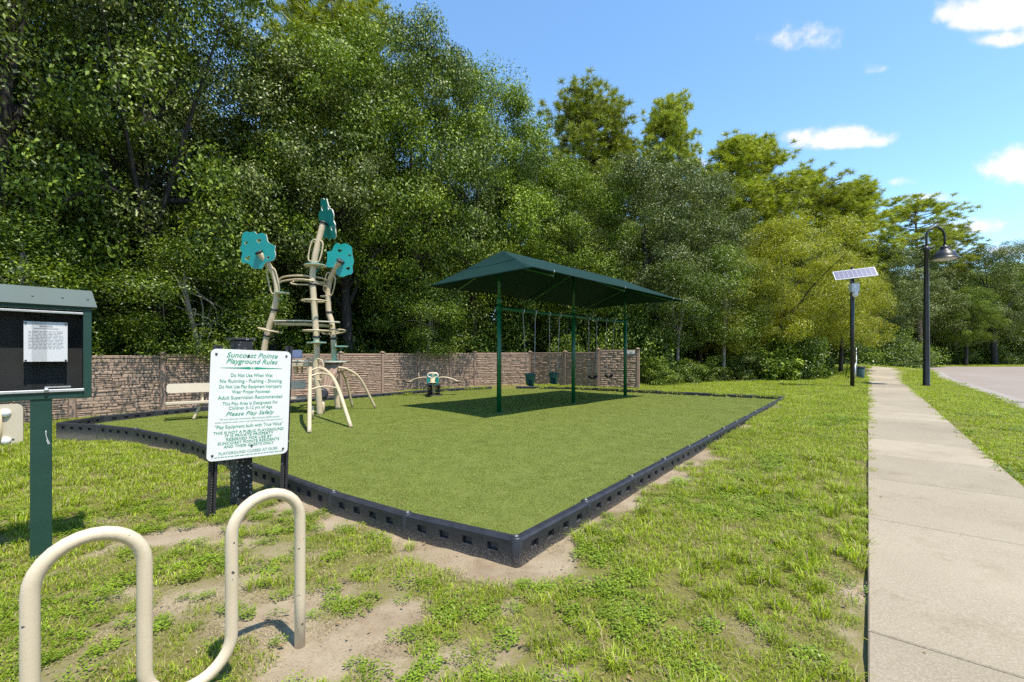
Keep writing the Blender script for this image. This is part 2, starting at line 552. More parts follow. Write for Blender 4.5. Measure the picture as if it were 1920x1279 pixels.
# ------------------------------------------------------------------ mesh builder and tagging
class MB:
    """collects shapes in one bmesh; build() links them as one mesh object"""

    def __init__(self, M=None):
        self.bm = bmesh.new()
        self.M = M or Matrix()

    def _add(self, verts, faces, smooth=False, mi=0):
        vs = [self.bm.verts.new(self.M @ Vector(v)) for v in verts]
        for f in faces:
            try:
                fc = self.bm.faces.new([vs[i] for i in f])
                fc.smooth = smooth
                fc.material_index = mi
            except ValueError:
                pass
        return vs

    def box(self, c, s, rz=0, rx=0, ry=0, bevel=0, mi=0, seg=1):
        t = bmesh.new()
        bmesh.ops.create_cube(t, size=1)
        bmesh.ops.scale(t, vec=s, verts=t.verts)
        if bevel:
            bmesh.ops.bevel(t, geom=list(t.edges), offset=bevel, segments=seg, affect='EDGES', profile=.5)
        R = Matrix.Translation(c) @ Matrix.Rotation(rz, 4, 'Z') @ Matrix.Rotation(ry, 4, 'Y') @ Matrix.Rotation(rx, 4, 'X')
        t.verts.index_update()
        self._add([R @ v.co for v in t.verts], [[v.index for v in f.verts] for f in t.faces], seg > 1, mi)
        t.free()
        return self

    def tube(self, pts, r, seg=10, caps=True, closed=False, mi=0, flat=1.0):
        pts = [Vector(p) for p in pts]
        n = len(pts)
        rs = [r] * n if isinstance(r, (int, float)) else list(r)
        tang = []
        for i in range(n):
            if closed:
                d = pts[(i + 1) % n] - pts[i - 1]
            else:
                d = pts[min(i + 1, n - 1)] - pts[max(i - 1, 0)]
            tang.append(d.normalized())
        ref = Vector((0, 0, 1)) if abs(tang[0].z) < .9 else Vector((1, 0, 0))
        u = (ref - tang[0] * ref.dot(tang[0])).normalized()
        verts, faces = [], []
        for i in range(n):
            u = (u - tang[i] * u.dot(tang[i]))
            u = u.normalized() if u.length > 1e-6 else tang[i].orthogonal().normalized()
            w = tang[i].cross(u)
            for k in range(seg):
                a = 2 * PI * k / seg
                verts.append(pts[i] + (u * math.cos(a) * flat + w * math.sin(a)) * rs[i])
        m = n if closed else n - 1
        for i in range(m):
            j = (i + 1) % n
            for k in range(seg):
                k2 = (k + 1) % seg
                faces.append((i * seg + k, i * seg + k2, j * seg + k2, j * seg + k))
        vs = self._add(verts, faces, True, mi)
        if caps and not closed:
            for ring in (range(seg - 1, -1, -1), range((n - 1) * seg, n * seg)):
                f = self.bm.faces.new([vs[i] for i in ring])
                f.material_index = mi
        return self

    def lathe(self, prof, c=(0, 0, 0), seg=16, axis=None, mi=0, smooth=True, cap=True):
        R = Matrix.Translation(c)
        if axis is not None:
            R = R @ Vector((0, 0, 1)).rotation_difference(Vector(axis).normalized()).to_matrix().to_4x4()
        verts, faces = [], []
        for (r, z) in prof:
            for k in range(seg):
                a = 2 * PI * k / seg
                verts.append(R @ Vector((r * math.cos(a), r * math.sin(a), z)))
        for i in range(len(prof) - 1):
            for k in range(seg):
                k2 = (k + 1) % seg
                faces.append((i * seg + k, i * seg + k2, (i + 1) * seg + k2, (i + 1) * seg + k))
        vs = self._add(verts, faces, smooth, mi)
        if cap:
            for ring, rr in ((range(seg - 1, -1, -1), prof[0][0]), (range((len(prof) - 1) * seg, len(prof) * seg), prof[-1][0])):
                if rr > 1e-4:
                    f = self.bm.faces.new([vs[i] for i in ring])
                    f.material_index = mi
        return self

    def prism(self, poly, z0, z1, mi=0, side_mi=None):
        """poly: (x, y) points; z0, z1: numbers or functions of (x, y)"""
        fz = lambda z, p: z(p[0], p[1]) if callable(z) else z
        n = len(poly)
        v = [(p[0], p[1], fz(z0, p)) for p in poly] + [(p[0], p[1], fz(z1, p)) for p in poly]
        vs = self._add(v, [])
        f = self.bm.faces.new(vs[n:])
        f.material_index = mi
        f = self.bm.faces.new(vs[:n][::-1])
        f.material_index = mi
        for i in range(n):
            j = (i + 1) % n
            f = self.bm.faces.new((vs[i], vs[j], vs[n + j], vs[n + i]))
            f.material_index = mi if side_mi is None else side_mi
        return self

    def raw(self, verts, faces, smooth=False, mi=0):
        self._add(verts, faces, smooth, mi)
        return self

    def mesh(self, name, mats):
        me = bpy.data.meshes.new(name)
        bmesh.ops.recalc_face_normals(self.bm, faces=self.bm.faces)
        self.bm.to_mesh(me)
        self.bm.free()
        for m in (mats if isinstance(mats, (list, tuple)) else [mats]):
            me.materials.append(MATS[m])
        return me

    def build(self, name, mats, parent=None):
        return link(name, self.mesh(name, mats), parent)


def link(name, me, parent=None):
    o = bpy.data.objects.new(name, me)
    COL.objects.link(o)
    if parent:
        o.parent = parent
    return o


def tag(o, label=None, cat=None, group=None, kind=None):
    if label:
        o['label'] = label
    if cat:
        o['category'] = cat
    if group:
        o['group'] = group
    if kind:
        o['kind'] = kind
    return o


def thing(name, loc, rz, label, cat, group=None):
    o = bpy.data.objects.new(name, None)
    o.empty_display_size = .2
    COL.objects.link(o)
    o.location = loc
    o.rotation_euler = (0, 0, rz)
    return tag(o, label, cat, group)


def copy_tree(o, parent=None):
    c = o.copy()
    COL.objects.link(c)
    if parent:
        c.parent = parent
    for ch in list(o.children):
        copy_tree(ch, c)
    return c


def np_mesh(name, verts, faces, mats, smooth=False, midx=None):
    me = bpy.data.meshes.new(name)
    verts = np.asarray(verts, dtype=np.float32)
    faces = np.asarray(faces, dtype=np.int32)
    k = faces.shape[1]
    me.vertices.add(len(verts))
    me.vertices.foreach_set('co', verts.ravel())
    me.loops.add(faces.size)
    me.loops.foreach_set('vertex_index', faces.ravel())
    me.polygons.add(len(faces))
    me.polygons.foreach_set('loop_start', np.arange(0, faces.size, k, dtype=np.int32))
    if midx is not None:
        me.polygons.foreach_set('material_index', np.asarray(midx, dtype=np.int32))
    me.update(calc_edges=True)
    me.validate()
    if smooth:
        me.polygons.foreach_set('use_smooth', np.ones(len(faces), dtype=bool))
    for m in (mats if isinstance(mats, (list, tuple)) else [mats]):
        me.materials.append(MATS[m])
    return me


def curve_mesh(data_obj, mats):
    me = bpy.data.meshes.new_from_object(data_obj)
    me.materials.clear()
    for m in (mats if isinstance(mats, (list, tuple)) else [mats]):
        me.materials.append(MATS[m])
    return me


def spline(pts, n=40, closed=False):
    """Catmull-Rom through points"""
    pts = [Vector(p) for p in pts]
    m = len(pts)
    out = []
    segs = m if closed else m - 1
    per = max(2, n // segs)
    for i in range(segs):
        p1, p2 = pts[i], pts[(i + 1) % m]
        p0 = pts[i - 1] if (closed or i > 0) else p1 + (p1 - p2)
        p3 = pts[(i + 2) % m] if (closed or i + 2 < m) else p2 + (p2 - p1)
        for k in range(per):
            t = k / per
            out.append(.5 * ((2 * p1) + (p2 - p0) * t + (2 * p0 - 5 * p1 + 4 * p2 - p3) * t * t + (3 * p1 - p0 - 3 * p2 + p3) * t ** 3))
    if not closed:
        out.append(pts[-1])
    return out


def inside(x, y, poly):
    c = False
    j = len(poly) - 1
    for i in range(len(poly)):
        xi, yi = poly[i][0], poly[i][1]
        xj, yj = poly[j][0], poly[j][1]
        if (yi > y) != (yj > y) and x < (xj - xi) * (y - yi) / (yj - yi) + xi:
            c = not c
        j = i
    return c


def seg_dist(x, y, a, b):
    dx, dy = b[0] - a[0], b[1] - a[1]
    t = max(0, min(1, ((x - a[0]) * dx + (y - a[1]) * dy) / (dx * dx + dy * dy + 1e-9)))
    return math.hypot(x - a[0] - t * dx, y - a[1] - t * dy)


def poly_dist(x, y, pts, closed=False):
    n = len(pts)
    return min(seg_dist(x, y, pts[i], pts[(i + 1) % n]) for i in range(n if closed else n - 1))


# ------------------------------------------------------------------ layout of the place
U = Vector((.629, .7775, 0)).normalized()        # along the pavement
V = Vector((U.y, -U.x, 0))                        # across it, to the right
TURF_Z = .12
F_C, R_C, L_C = (.035, 3.66), (10.29, 16.6), (-9.98, 9.68)
front_left = [L_C, (-7.89, 9.1), (-5.6, 7.75), (-4.2, 6.62), (-3.1, 5.77), (-2.0, 4.9), (-1.03, 4.24), F_C]
front_left_s = [(p.x, p.y) for p in spline([(*p, 0) for p in front_left], 56)]
back_right = [R_C, (8.6, 17.6), (6.8, 18.8), (5.2, 19.95), (3.7, 21.2), (2.4, 21.95), (.2, 22.2)]
back_left = [(-1.06, 21.95), (-3.0, 20.5), (-5.1, 18.2), (-6.5, 16.7), (-8.0, 14.9), (-9.2, 13.0), (-9.86, 11.7), (-10.15, 10.6), L_C]
turf_poly = front_left_s + back_right + back_left[:-1]
fence_pts = [(-17.9, 5.9), (-16.5, 7.45), (-15.0, 9.0), (-13.5, 10.6), (-12.1, 12.1), (-10.8, 13.6), (-9.55, 15.1), (-8.3, 16.6), (-7.05, 18.1),
             (-5.75, 19.5), (-4.45, 20.9), (-3.15, 22.2), (-1.98, 23.3), (-.75, 23.95), (1.0, 24.2), (2.75, 22.75), (4.2, 21.4), (5.92, 20.65)]
# pavement edges and kerb line
walk_l = lambda d: U * d
walk_w = 1.52
road_edge = [U * -8 + V * 3.66] + [on_ground(*p) for p in ((1920, 768), (1886, 753), (1804, 724), (1760, 707))] + [Vector((35.5, 38.5, 0)), Vector((38.5, 43.0, 0)), Vector((47, 46.5, 0))]
road_poly = [(p.x, p.y) for p in road_edge] + [(120, 48.5), (120, 30), (42, 12), (14, -6), (2, -17)]


def on_walk(x, y, m=0.0):
    d = x * U.x + y * U.y
    w = x * V.x + y * V.y
    return -m < w < walk_w + m and -8 < d < 43


sand_spots = [(430, 985, .55, .3), (330, 1010, .55, .22), (150, 975, .5, .2), (30, 980, .4, .2), (690, 1175, .28, .2), (760, 1150, .2, .14),
              (590, 1240, .22, .16), (930, 1062, .45, .2), (1035, 1055, .3, .2), (780, 1010, .45, .18), (660, 975, .5, .2), (560, 945, .4, .25),
              (1270, 900, .35, .2), (1330, 860, .3, .2), (1400, 800, .35, .25), (1180, 950, .3, .2), (1600, 845, .35, .2), (1440, 770, .4, .25),
              (1470, 1000, .16, .1), (1250, 1110, .12, .08), (1560, 1180, .12, .08), (860, 1210, .12, .1), (1060, 1270, .14, .1), (540, 1130, .18, .12),
              (230, 1110, .2, .12), (180, 1180, .16, .1), (90, 1080, .25, .12), (350, 870, .35, .2), (960, 1130, .12, .1), (1350, 1270, .14, .1)]
SAND = [(on_ground(a, b), c * .8, d * .8) for a, b, c, d in sand_spots]
border_out = front_left_s + [R_C]


def cover(x, y):
    """share of the soil covered by grass, 0..1"""
    n = noise.fractal(Vector((x * .55, y * .55, 3.1)), .9, 2.1, 5)
    n2 = noise.noise(Vector((x * 2.3, y * 2.3, 8.7)))
    c = .86 + .40 * n + .48 * n2
    # the trodden corner near the rack and sign is thin, the strip by the pavement and the far lawn are thick
    near = math.exp(-((x + .4) ** 2 / 14.0 + (y - 3.0) ** 2 / 6.0))
    c -= .27 * near
    w = x * V.x + y * V.y
    if w > -1.6:
        c += .18
    if w > 1.4:
        c += .35
    if y > 9 and x > 4:
        c += .22
    if x < -4.5 and y > 4.7:
        c += .2
    for p, rx, ry in SAND:
        d2 = ((x - p.x) / rx) ** 2 + ((y - p.y) / ry) ** 2
        if d2 < 5:
            c -= .6 * math.exp(-d2)
    if -14 < x < 14 and y < 20:
        d = poly_dist(x, y, border_out)
        if d < .42:
            c -= .5 * (1 - d / .42) ** .7 * (1.1 if x > .1 else .95)
    # grass edge along the pavement is cut with bare soil showing
    if -.06 < w < .0 or walk_w < w < walk_w + .05:
        c -= .4
    return max(0.0, min(1.15, c))


# ------------------------------------------------------------------ structure: lawn, turf, pavement, road
def graded(lo, hi, f_lo, f_hi, fine):
    a = list(np.arange(f_lo, f_hi + 1e-6, fine))
    s, x = fine, f_hi
    while x < hi:
        s *= 1.22
        x += s
        a.append(x)
    s, x = fine, f_lo
    while x > lo:
        s *= 1.22
        x -= s
        a.insert(0, x)
    return a


def build_lawn():
    xs = graded(-700, 900, -12.5, 13.5, .16)
    ys = graded(-300, 1200, .8, 24, .16)
    verts, cov = [], []
    for y in ys:
        for x in xs:
            z = gz(x, y)
            c = 1.0
            if -20 < x < 26 and -2 < y < 34:
                if -11 < x < 11 and 3 < y < 23 and inside(x, y, turf_poly):
                    z = min(z, TURF_Z - .05)
                    c = .4
                else:
                    c = cover(x, y)
                    z += .012 * noise.noise(Vector((x * 1.7, y * 1.7, 0))) + .02 * (min(c, 1) - .7)
            if on_walk(x, y, .02) or (x > 4 and inside(x, y, road_poly)):
                z -= .03
            verts.append((x, y, z))
            cov.append(c)
    nx = len(xs)
    faces = []
    for j in range(len(ys) - 1):
        for i in range(nx - 1):
            a = j * nx + i
            faces.append((a, a + 1, a + nx + 1, a + nx))
    me = np_mesh('lawn', verts, faces, 'lawn_soil', smooth=True)
    a = me.attributes.new('cover', 'FLOAT', 'POINT')
    a.data.foreach_set('value', np.array(cov, dtype=np.float32))
    o = link('lawn', me)
    tag(o, kind='structure')


build_lawn()

# artificial turf sheet
mb = MB()
me_bm = mb.bm
tv = [me_bm.verts.new((p[0], p[1], TURF_Z)) for p in turf_poly]
me_bm.faces.new(tv)
tb = mb.build('turf', 'turf_base')
tag(tb, kind='structure')

# pavement: slabs with open joints
pav = bpy.data.objects.new('sidewalk', None)
COL.objects.link(pav)
tag(pav, kind='structure')
joints = [-6.0, -4.2, -2.4, -.6, 1.2, 3.48, 5.83, 7.68, 9.4]
while joints[-1] < 42:
    joints.append(joints[-1] + 1.75)
for i in range(len(joints) - 1):
    a, b = joints[i] + .006, joints[i + 1] - .006
    m = MB()
    n = 4
    vs, fs = [], []
    flare = lambda d: 1.2 * (max(0, d - 33) / 9) ** 2
    for layer, dz, ins in ((0, -.1, 0), (1, .024, 0), (2, .032, .008)):
        for k in range(n + 1):
            d = a + (b - a) * k / n
            if k == 0:
                d += ins
            if k == n:
                d -= ins
            for w in (0 + ins - .3 * flare(d), walk_w - ins + flare(d)):
                p = U * d + V * w
                vs.append((p.x, p.y, gz(p.x, p.y) + dz + random.uniform(-.0008, .0008)))
    st = (n + 1) * 2
    for k in range(n):
        fs.append((2 * st + 2 * k, 2 * st + 2 * k + 1, 2 * st + 2 * k + 3, 2 * st + 2 * k + 2))
        for l in (0, 1):
            fs.append((l * st + 2 * k, (l + 1) * st + 2 * k, (l + 1) * st + 2 * k + 2, l * st + 2 * k + 2))
            fs.append((l * st + 2 * k + 1, l * st + 2 * k + 3, (l + 1) * st + 2 * k + 3, (l + 1) * st + 2 * k + 1))
    for l in (0, 1):
        fs.append((l * st, l * st + 1, (l + 1) * st + 1, (l + 1) * st))
        e = 2 * n
        fs.append((l * st + e, (l + 1) * st + e, (l + 1) * st + e + 1, l * st + e + 1))
    m.raw(vs, fs)
    m.build('slab', 'sidewalk_concrete', pav)

# road with a concrete gutter strip
mb = MB()
cx = sum(p[0] for p in road_poly) / len(road_poly)
rv = [mb.bm.verts.new((p[0], p[1], gz(p[0], p[1]) + .004)) for p in road_poly]
f = mb.bm.faces.new(rv)
bmesh.ops.triangulate(mb.bm, faces=[f])
bmesh.ops.subdivide_edges(mb.bm, edges=list(mb.bm.edges), cuts=5, use_grid_fill=True)
for v in mb.bm.verts:
    v.co.z = gz(v.co.x, v.co.y) + .01
rd = mb.build('road', 'road_paving')
tag(rd, kind='structure')
gut = bpy.data.objects.new('gutter', None)
COL.objects.link(gut)
tag(gut, kind='structure')
edge_s = spline([(p.x, p.y, 0) for p in road_edge], 120)
acc = 0
for i in range(len(edge_s) - 1):
    p, q = edge_s[i], edge_s[i + 1]
    t = (q - p).normalized()
    nrm = Vector((t.y, -t.x, 0))
    t2 = (edge_s[min(i + 2, len(edge_s) - 1)] - p).normalized()
    nr2 = Vector((t2.y, -t2.x, 0))
    L_ = (q - p).length
    g = min(.008, L_ * .1)
    a, b = p + t * g, q - t * g
    quad = [a - nrm * .02, a + nrm * .5, b + nr2 * .5, b - nr2 * .02]
    m = MB()
    m.prism([(v.x, v.y) for v in quad], lambda x, y: gz(x, y) - .08, lambda x, y: gz(x, y) + .03)
    m.build('gutter_segment', 'kerb_concrete', gut)


# ------------------------------------------------------------------ grass: instanced tufts on points (ground cover nobody could count)
def tuft_mesh(name, n, rad, h0, h1, width, mats, lean=.6, seed=0, kindleaf=False, dry=.13):
    r = np.random.default_rng(seed)
    V_, F_, mi = [], [], []
    for _ in range(n):
        a = r.uniform(0, 2 * PI)
        rr = rad * math.sqrt(r.uniform())
        base = np.array([rr * math.cos(a), rr * math.sin(a), -.004])
        az = r.uniform(0, 2 * PI)
        h = r.uniform(h0, h1)
        d = np.array([math.cos(az), math.sin(az), 0])
        s = np.array([-d[1], d[0], 0]) * width * r.uniform(.7, 1.3)
        ln = lean * r.uniform(.3, 1.4)
        i0 = len(V_)
        if kindleaf:
            # a flat oval leaf on a short stalk
            c = base + np.array([0, 0, h])
            L_ = width * r.uniform(1.4, 2.4)
            up = np.array([0, 0, r.uniform(-.2, .5) * L_])
            V_ += [base, c, c + d * L_ * .5 + s * .8 + up * .5, c + d * L_ + up, c + d * L_ * .5 - s * .8 + up * .5]
            F_ += [(i0 + 1, i0 + 2, i0 + 3), (i0 + 1, i0 + 3, i0 + 4)]
            mi += [0, 0]
        else:
            mid = base + d * h * ln * .35 + np.array([0, 0, h * .62])
            tip = base + d * h * ln + np.array([0, 0, h * (1 - .35 * ln)])
            V_ += [base - s * .5, base + s * .5, mid - s * .45, mid + s * .45, tip]
            F_ += [(i0, i0 + 1, i0 + 3), (i0, i0 + 3, i0 + 2), (i0 + 2, i0 + 3, i0 + 4)]
            k = 1 if (len(mats) > 1 and r.uniform() < dry) else 0
            mi += [k, k, k]
    return np_mesh(name, np.array(V_), np.array(F_), mats, midx=mi)


def scatter(name, pts, rots, scls, idxs, protos):
    """one object: points carrying rotation, size and tuft kind; geometry nodes instance the tufts"""
    col = bpy.data.collections.new(name + '_tufts')
    for i, me in enumerate(protos):
        o = bpy.data.objects.new('%s_kind_%02d' % (name, i), me)
        col.objects.link(o)
    me = bpy.data.meshes.new(name)
    me.vertices.add(len(pts))
    me.vertices.foreach_set('co', np.asarray(pts, dtype=np.float32).ravel())
    for nm, typ, arr, key in (('rot', 'FLOAT_VECTOR', rots, 'vector'), ('scl', 'FLOAT_VECTOR', scls, 'vector'), ('idx', 'INT', idxs, 'value')):
        a = me.attributes.new(nm, typ, 'POINT')
        a.data.foreach_set(key, np.asarray(arr, dtype=np.int32 if typ == 'INT' else np.float32).ravel())
    o = link(name, me)
    ng = bpy.data.node_groups.new(name, 'GeometryNodeTree')
    ng.interface.new_socket('Geometry', in_out='INPUT', socket_type='NodeSocketGeometry')
    ng.interface.new_socket('Geometry', in_out='OUTPUT', socket_type='NodeSocketGeometry')
    N, L = ng.nodes, ng.links
    gi, go = N.new('NodeGroupInput'), N.new('NodeGroupOutput')
    ip = N.new('GeometryNodeInstanceOnPoints')
    ci = N.new('GeometryNodeCollectionInfo')
    ci.inputs['Collection'].default_value = col
    ci.inputs['Separate Children'].default_value = True
    ci.inputs['Reset Children'].default_value = True

    def na(nm, typ):
        n = N.new('GeometryNodeInputNamedAttribute')
        n.data_type = typ
        n.inputs['Name'].default_value = nm
        return n.outputs['Attribute']
    e2r = N.new('FunctionNodeEulerToRotation')
    L.new(na('rot', 'FLOAT_VECTOR'), e2r.inputs[0])
    L.new(gi.outputs[0], ip.inputs['Points'])
    L.new(ci.outputs[0], ip.inputs['Instance'])
    ip.inputs['Pick Instance'].default_value = True
    L.new(na('idx', 'INT'), ip.inputs['Instance Index'])
    L.new(e2r.outputs[0], ip.inputs['Rotation'])
    L.new(na('scl', 'FLOAT_VECTOR'), ip.inputs['Scale'])
    L.new(ip.outputs[0], go.inputs[0])
    md = o.modifiers.new('tufts', 'NODES')
    md.node_group = ng
    return tag(o, kind='stuff')


G_PROTOS = [
    tuft_mesh('lawn_tuft_a', 95, .11, .018, .055, .0048, ['grass_blade', 'dry_blade'], .8, 1),
    tuft_mesh('lawn_tuft_b', 95, .12, .02, .065, .0045, ['grass_blade', 'dry_blade'], .9, 2, dry=.28),
    tuft_mesh('long_tuft_a', 56, .06, .06, .15, .0058, ['grass_blade', 'dry_blade'], .75, 3),
    tuft_mesh('long_tuft_b', 50, .06, .05, .12, .0052, ['grass_blade', 'dry_blade'], 1.0, 4, dry=.2),
    tuft_mesh('weed_a', 95, .11, .008, .045, .0095, ['weed_leaf'], 0, 5, True),
    tuft_mesh('weed_b', 70, .09, .008, .04, .012, ['weed_leaf'], 0, 6, True),
    tuft_mesh('dry_tuft', 60, .13, .006, .022, .004, ['dry_blade'], 1.8, 7),
]


def build_grass():
    pts, rot, scl, idx = [], [], [], []
    R = random.Random(5)

    def band(y0, y1, dens, size, xlo, xhi):
        xlo, xhi = xlo - 3, xhi + 3
        n = int(dens * (y1 - y0) * (xhi - xlo))
        for _ in range(n):
            x, y = R.uniform(xlo, xhi), R.uniform(y0, y1)
            if abs(x) > 1.28 * y + 3.6:
                continue
            if on_walk(x, y, -.02 if R.random() < .2 else .015):
                continue
            if x > 4 and inside(x, y, road_poly):
                continue
            if -10.3 < x < 10.5 and 3.5 < y < 22.4 and (inside(x, y, turf_poly) or poly_dist(x, y, border_out) < .075):
                continue
            c = cover(x, y) if (x < 26 and y < 34) else 1
            thin = False
            if R.random() > (c * 1.25 - .22):
                if c < .2 or R.random() < .55 or y > 10:
                    continue
                thin = True
            w = x * V.x + y * V.y
            weedy = noise.noise(Vector((x * .9, y * .9, 21))) + (.25 if y < 5 and x < 1 else -.1)
            longy = noise.noise(Vector((x * .7, y * .7, 41))) + (.25 if (w > -2.2 and w < 0 and y < 6) else -.05)
            if y < 14 and weedy > .16 and R.random() < .45:
                k = R.choice((4, 4, 5))
            elif y < 9 and longy > .25 and R.random() < .35:
                k = R.choice((2, 3))
            elif c < .45:
                k = R.choice((0, 4, 5, 6, 6, 3))
            else:
                k = R.choice((0, 0, 1, 1, 6, 6)) if y < 7 else R.choice((0, 0, 1, 1, 1, 6)) if y < 12 else R.choice((0, 0, 1))
            if thin:
                k = R.choice((6, 6, 6, 5))
            s = size * R.uniform(.7, 1.3) * (.75 + .35 * min(c, 1))
            pts.append((x, y, gz(x, y) + .004))
            rot.append((R.uniform(-.12, .12), R.uniform(-.12, .12), R.uniform(0, 2 * PI)))
            scl.append((s, s, s * R.uniform(.75, 1.15) * (.7 if w > walk_w else 1)))
            idx.append(k)
    band(1.5, 3.2, 175, .8, -4.7, 4.2)
    band(3.2, 5.5, 120, .95, -7.6, 7)
    band(5.5, 9, 75, 1.2, -12, 11.8)
    band(9, 14, 44, 1.5, -16, 18)
    band(14, 22, 34, 1.8, -2, 28)
    band(22, 36, 17, 2.4, 4, 46)
    band(36, 52, 7, 3.4, 20, 66)
    o = scatter('grass', pts, rot, scl, idx, G_PROTOS)
    o['label'] = 'patchy green grass and low weeds over sandy soil'
    print('grass tufts', len(pts))


build_grass()


def build_turf_pile():
    protos = [tuft_mesh('turf_pile_%d' % s, 170, .13, .008, .018, .0045, ['turf_blade'], 1.0, 30 + s) for s in range(3)]
    pts, rot, scl, idx = [], [], [], []
    R = random.Random(9)
    for y0, y1, dens, size in ((3.6, 6, 130, .8), (6, 9, 100, .9), (9, 14, 75, 1.0), (14, 22.3, 60, 1.1)):
        for _ in range(int(dens * (y1 - y0) * 21)):
            x, y = R.uniform(-10.3, 10.5), R.uniform(y0, y1)
            if abs(x) > 1.2 * y + .5 or not inside(x, y, turf_poly):
                continue
            if poly_dist(x, y, turf_poly, True) < .09 * size:
                continue
            s = size * R.uniform(.8, 1.2)
            pts.append((x, y, TURF_Z))
            rot.append((0, 0, R.uniform(0, 2 * PI)))
            scl.append((s, s, R.uniform(.8, 1.15) * (.6 + .4 * size)))
            idx.append(R.randrange(3))
    o = scatter('turf_pile', pts, rot, scl, idx, protos)
    o['label'] = 'short olive green pile of the artificial turf'
    print('turf tufts', len(pts))


build_turf_pile()


def build_litter():
    R = random.Random(31)
    protos = []
    for i, (l, w, mt) in enumerate(((.035, .016, 'dead_leaf'), (.028, .02, 'dead_leaf'), (.06, .004, 'dead_leaf'))):
        v = [(-l / 2, 0, .002), (0, w / 2, .006), (l / 2, 0, .004), (0, -w / 2, .007)]
        protos.append(np_mesh('litter_%d' % i, v, [(0, 1, 2), (0, 2, 3)], mt))
    pts, rot, scl, idx = [], [], [], []
    for _ in range(2600):
        x, y = R.uniform(-9, 11), 2 + 14 * R.random() ** 1.7
        if abs(x) > 1.25 * y + .4:
            continue
        t = -10 < x < 10.3 and y > 3.6 and inside(x, y, turf_poly)
        wk = on_walk(x, y)
        if (t and R.random() > .10) or (wk and R.random() > .05):
            continue
        z = TURF_Z + .016 if t else gz(x, y) + (.034 if wk else .014)
        pts.append((x, y, z))
        rot.append((R.uniform(-.2, .2), R.uniform(-.2, .2), R.uniform(0, 2 * PI)))
        q = R.uniform(.6, 1.5)
        scl.append((q, q, q))
        idx.append(R.randrange(3))
    o = scatter('fallen_leaves', pts, rot, scl, idx, protos)
    o['label'] = 'dry brown leaves and bits of twig strewn over soil, turf and pavement'


build_litter()


# ------------------------------------------------------------------ trees
def leaf_cloud(r, centers, radii, n_per, ll, lw, outward, squash=.72, shell=.66, order=.72):
    """arrays of folded rhombic leaves gathered on the outsides of uneven clumps"""
    m = len(centers)
    C = np.repeat(centers, n_per, axis=0)
    n = len(C)
    st = np.stack([r.uniform(.75, 1.35, m), r.uniform(.75, 1.35, m), r.uniform(.7, 1.1, m) * squash / .72 * .8], 1) * radii[:, None]
    d = r.normal(size=(n, 3))
    d[:, 2] += .25
    d /= np.linalg.norm(d, axis=1)[:, None]
    rad = np.where(r.uniform(size=n) < shell, r.uniform(.72, 1.08, n), r.uniform(.0, 1, n) ** .5)
    # sprigs: leaves drawn towards a few directions per clump so that outlines are ragged
    k = 9
    dirs = r.normal(size=(m, k, 3))
    dirs /= np.linalg.norm(dirs, axis=2)[:, :, None]
    pick = dirs[np.repeat(np.arange(m), n_per), r.integers(0, k, n)]
    dd = d * .75 + pick * .75
    dd /= np.linalg.norm(dd, axis=1)[:, None]
    P = C + dd * rad[:, None] * np.repeat(st, n_per, axis=0)
    out = np.repeat(outward, n_per, axis=0)
    nrm = r.normal(size=(n, 3)) * order + dd * .75 + out * .3 + np.array([0, 0, .45])
    nrm /= np.linalg.norm(nrm, axis=1)[:, None]
    t = r.normal(size=(n, 3))
    t -= nrm * (t * nrm).sum(1)[:, None]
    t /= np.linalg.norm(t, axis=1)[:, None]
    s = np.cross(nrm, t)
    L_ = (ll * r.uniform(.55, 1.4, n))[:, None]
    W_ = (lw * r.uniform(.65, 1.35, n))[:, None]
    v0 = P - t * L_ * .5
    v2 = P + t * L_ * .5
    v1 = P + s * W_ * .5 + nrm * W_ * .18
    v3 = P - s * W_ * .5 + nrm * W_ * .18
    Vv = np.stack([v0, v1, v2, v3], 1).reshape(-1, 3)
    b = np.arange(n)[:, None] * 4
    Ff = np.concatenate([b + np.array([0, 1, 2]), b + np.array([0, 2, 3])], 1).reshape(-1, 3)
    return Vv, Ff


def oak_crown(seed, R=4.6, z0=4.0, z1=12.5, lobes=20, per=10, n_per=390, ll=.105, lw=.062, wide_at=.45):
    r = np.random.default_rng(seed)
    cs, rs, outs = [], [], []
    H = z1 - z0
    for i in range(lobes):
        h = (i + .5) / lobes
        prof = math.sin(PI * min(max((h * .92 + .06) ** (.8 + wide_at * .3), 0), 1)) ** .6
        a = i * 2.399 + r.uniform(-.5, .5)
        lr = R * r.uniform(.30, .46)
        ring = max(0, R * prof - lr * .8) * r.uniform(.6, 1.12)
        c = np.array([ring * math.cos(a), ring * math.sin(a), z0 + H * h])
        c[2] = min(max(c[2], z0 + lr * .5), z1 - lr * .75)
        for k in range(per):
            d = r.normal(size=3)
            d[2] = d[2] * .8 + .25
            rel = c - np.array([0, 0, z0 + H * .45])
            d += .5 * rel / (np.linalg.norm(rel) + 1e-6)
            d /= np.linalg.norm(d)
            q = r.uniform(.62, 1.06)
            cs.append(c + d * lr * q * np.array([1, 1, .85]))
            rs.append(r.uniform(.5, 1.0))
            outs.append(d)
    cs, rs, outs = np.array(cs), np.array(rs), np.array(outs)
    Vv, Ff = leaf_cloud(r, cs, rs, n_per, ll, lw, outs)
    return Vv, Ff, cs


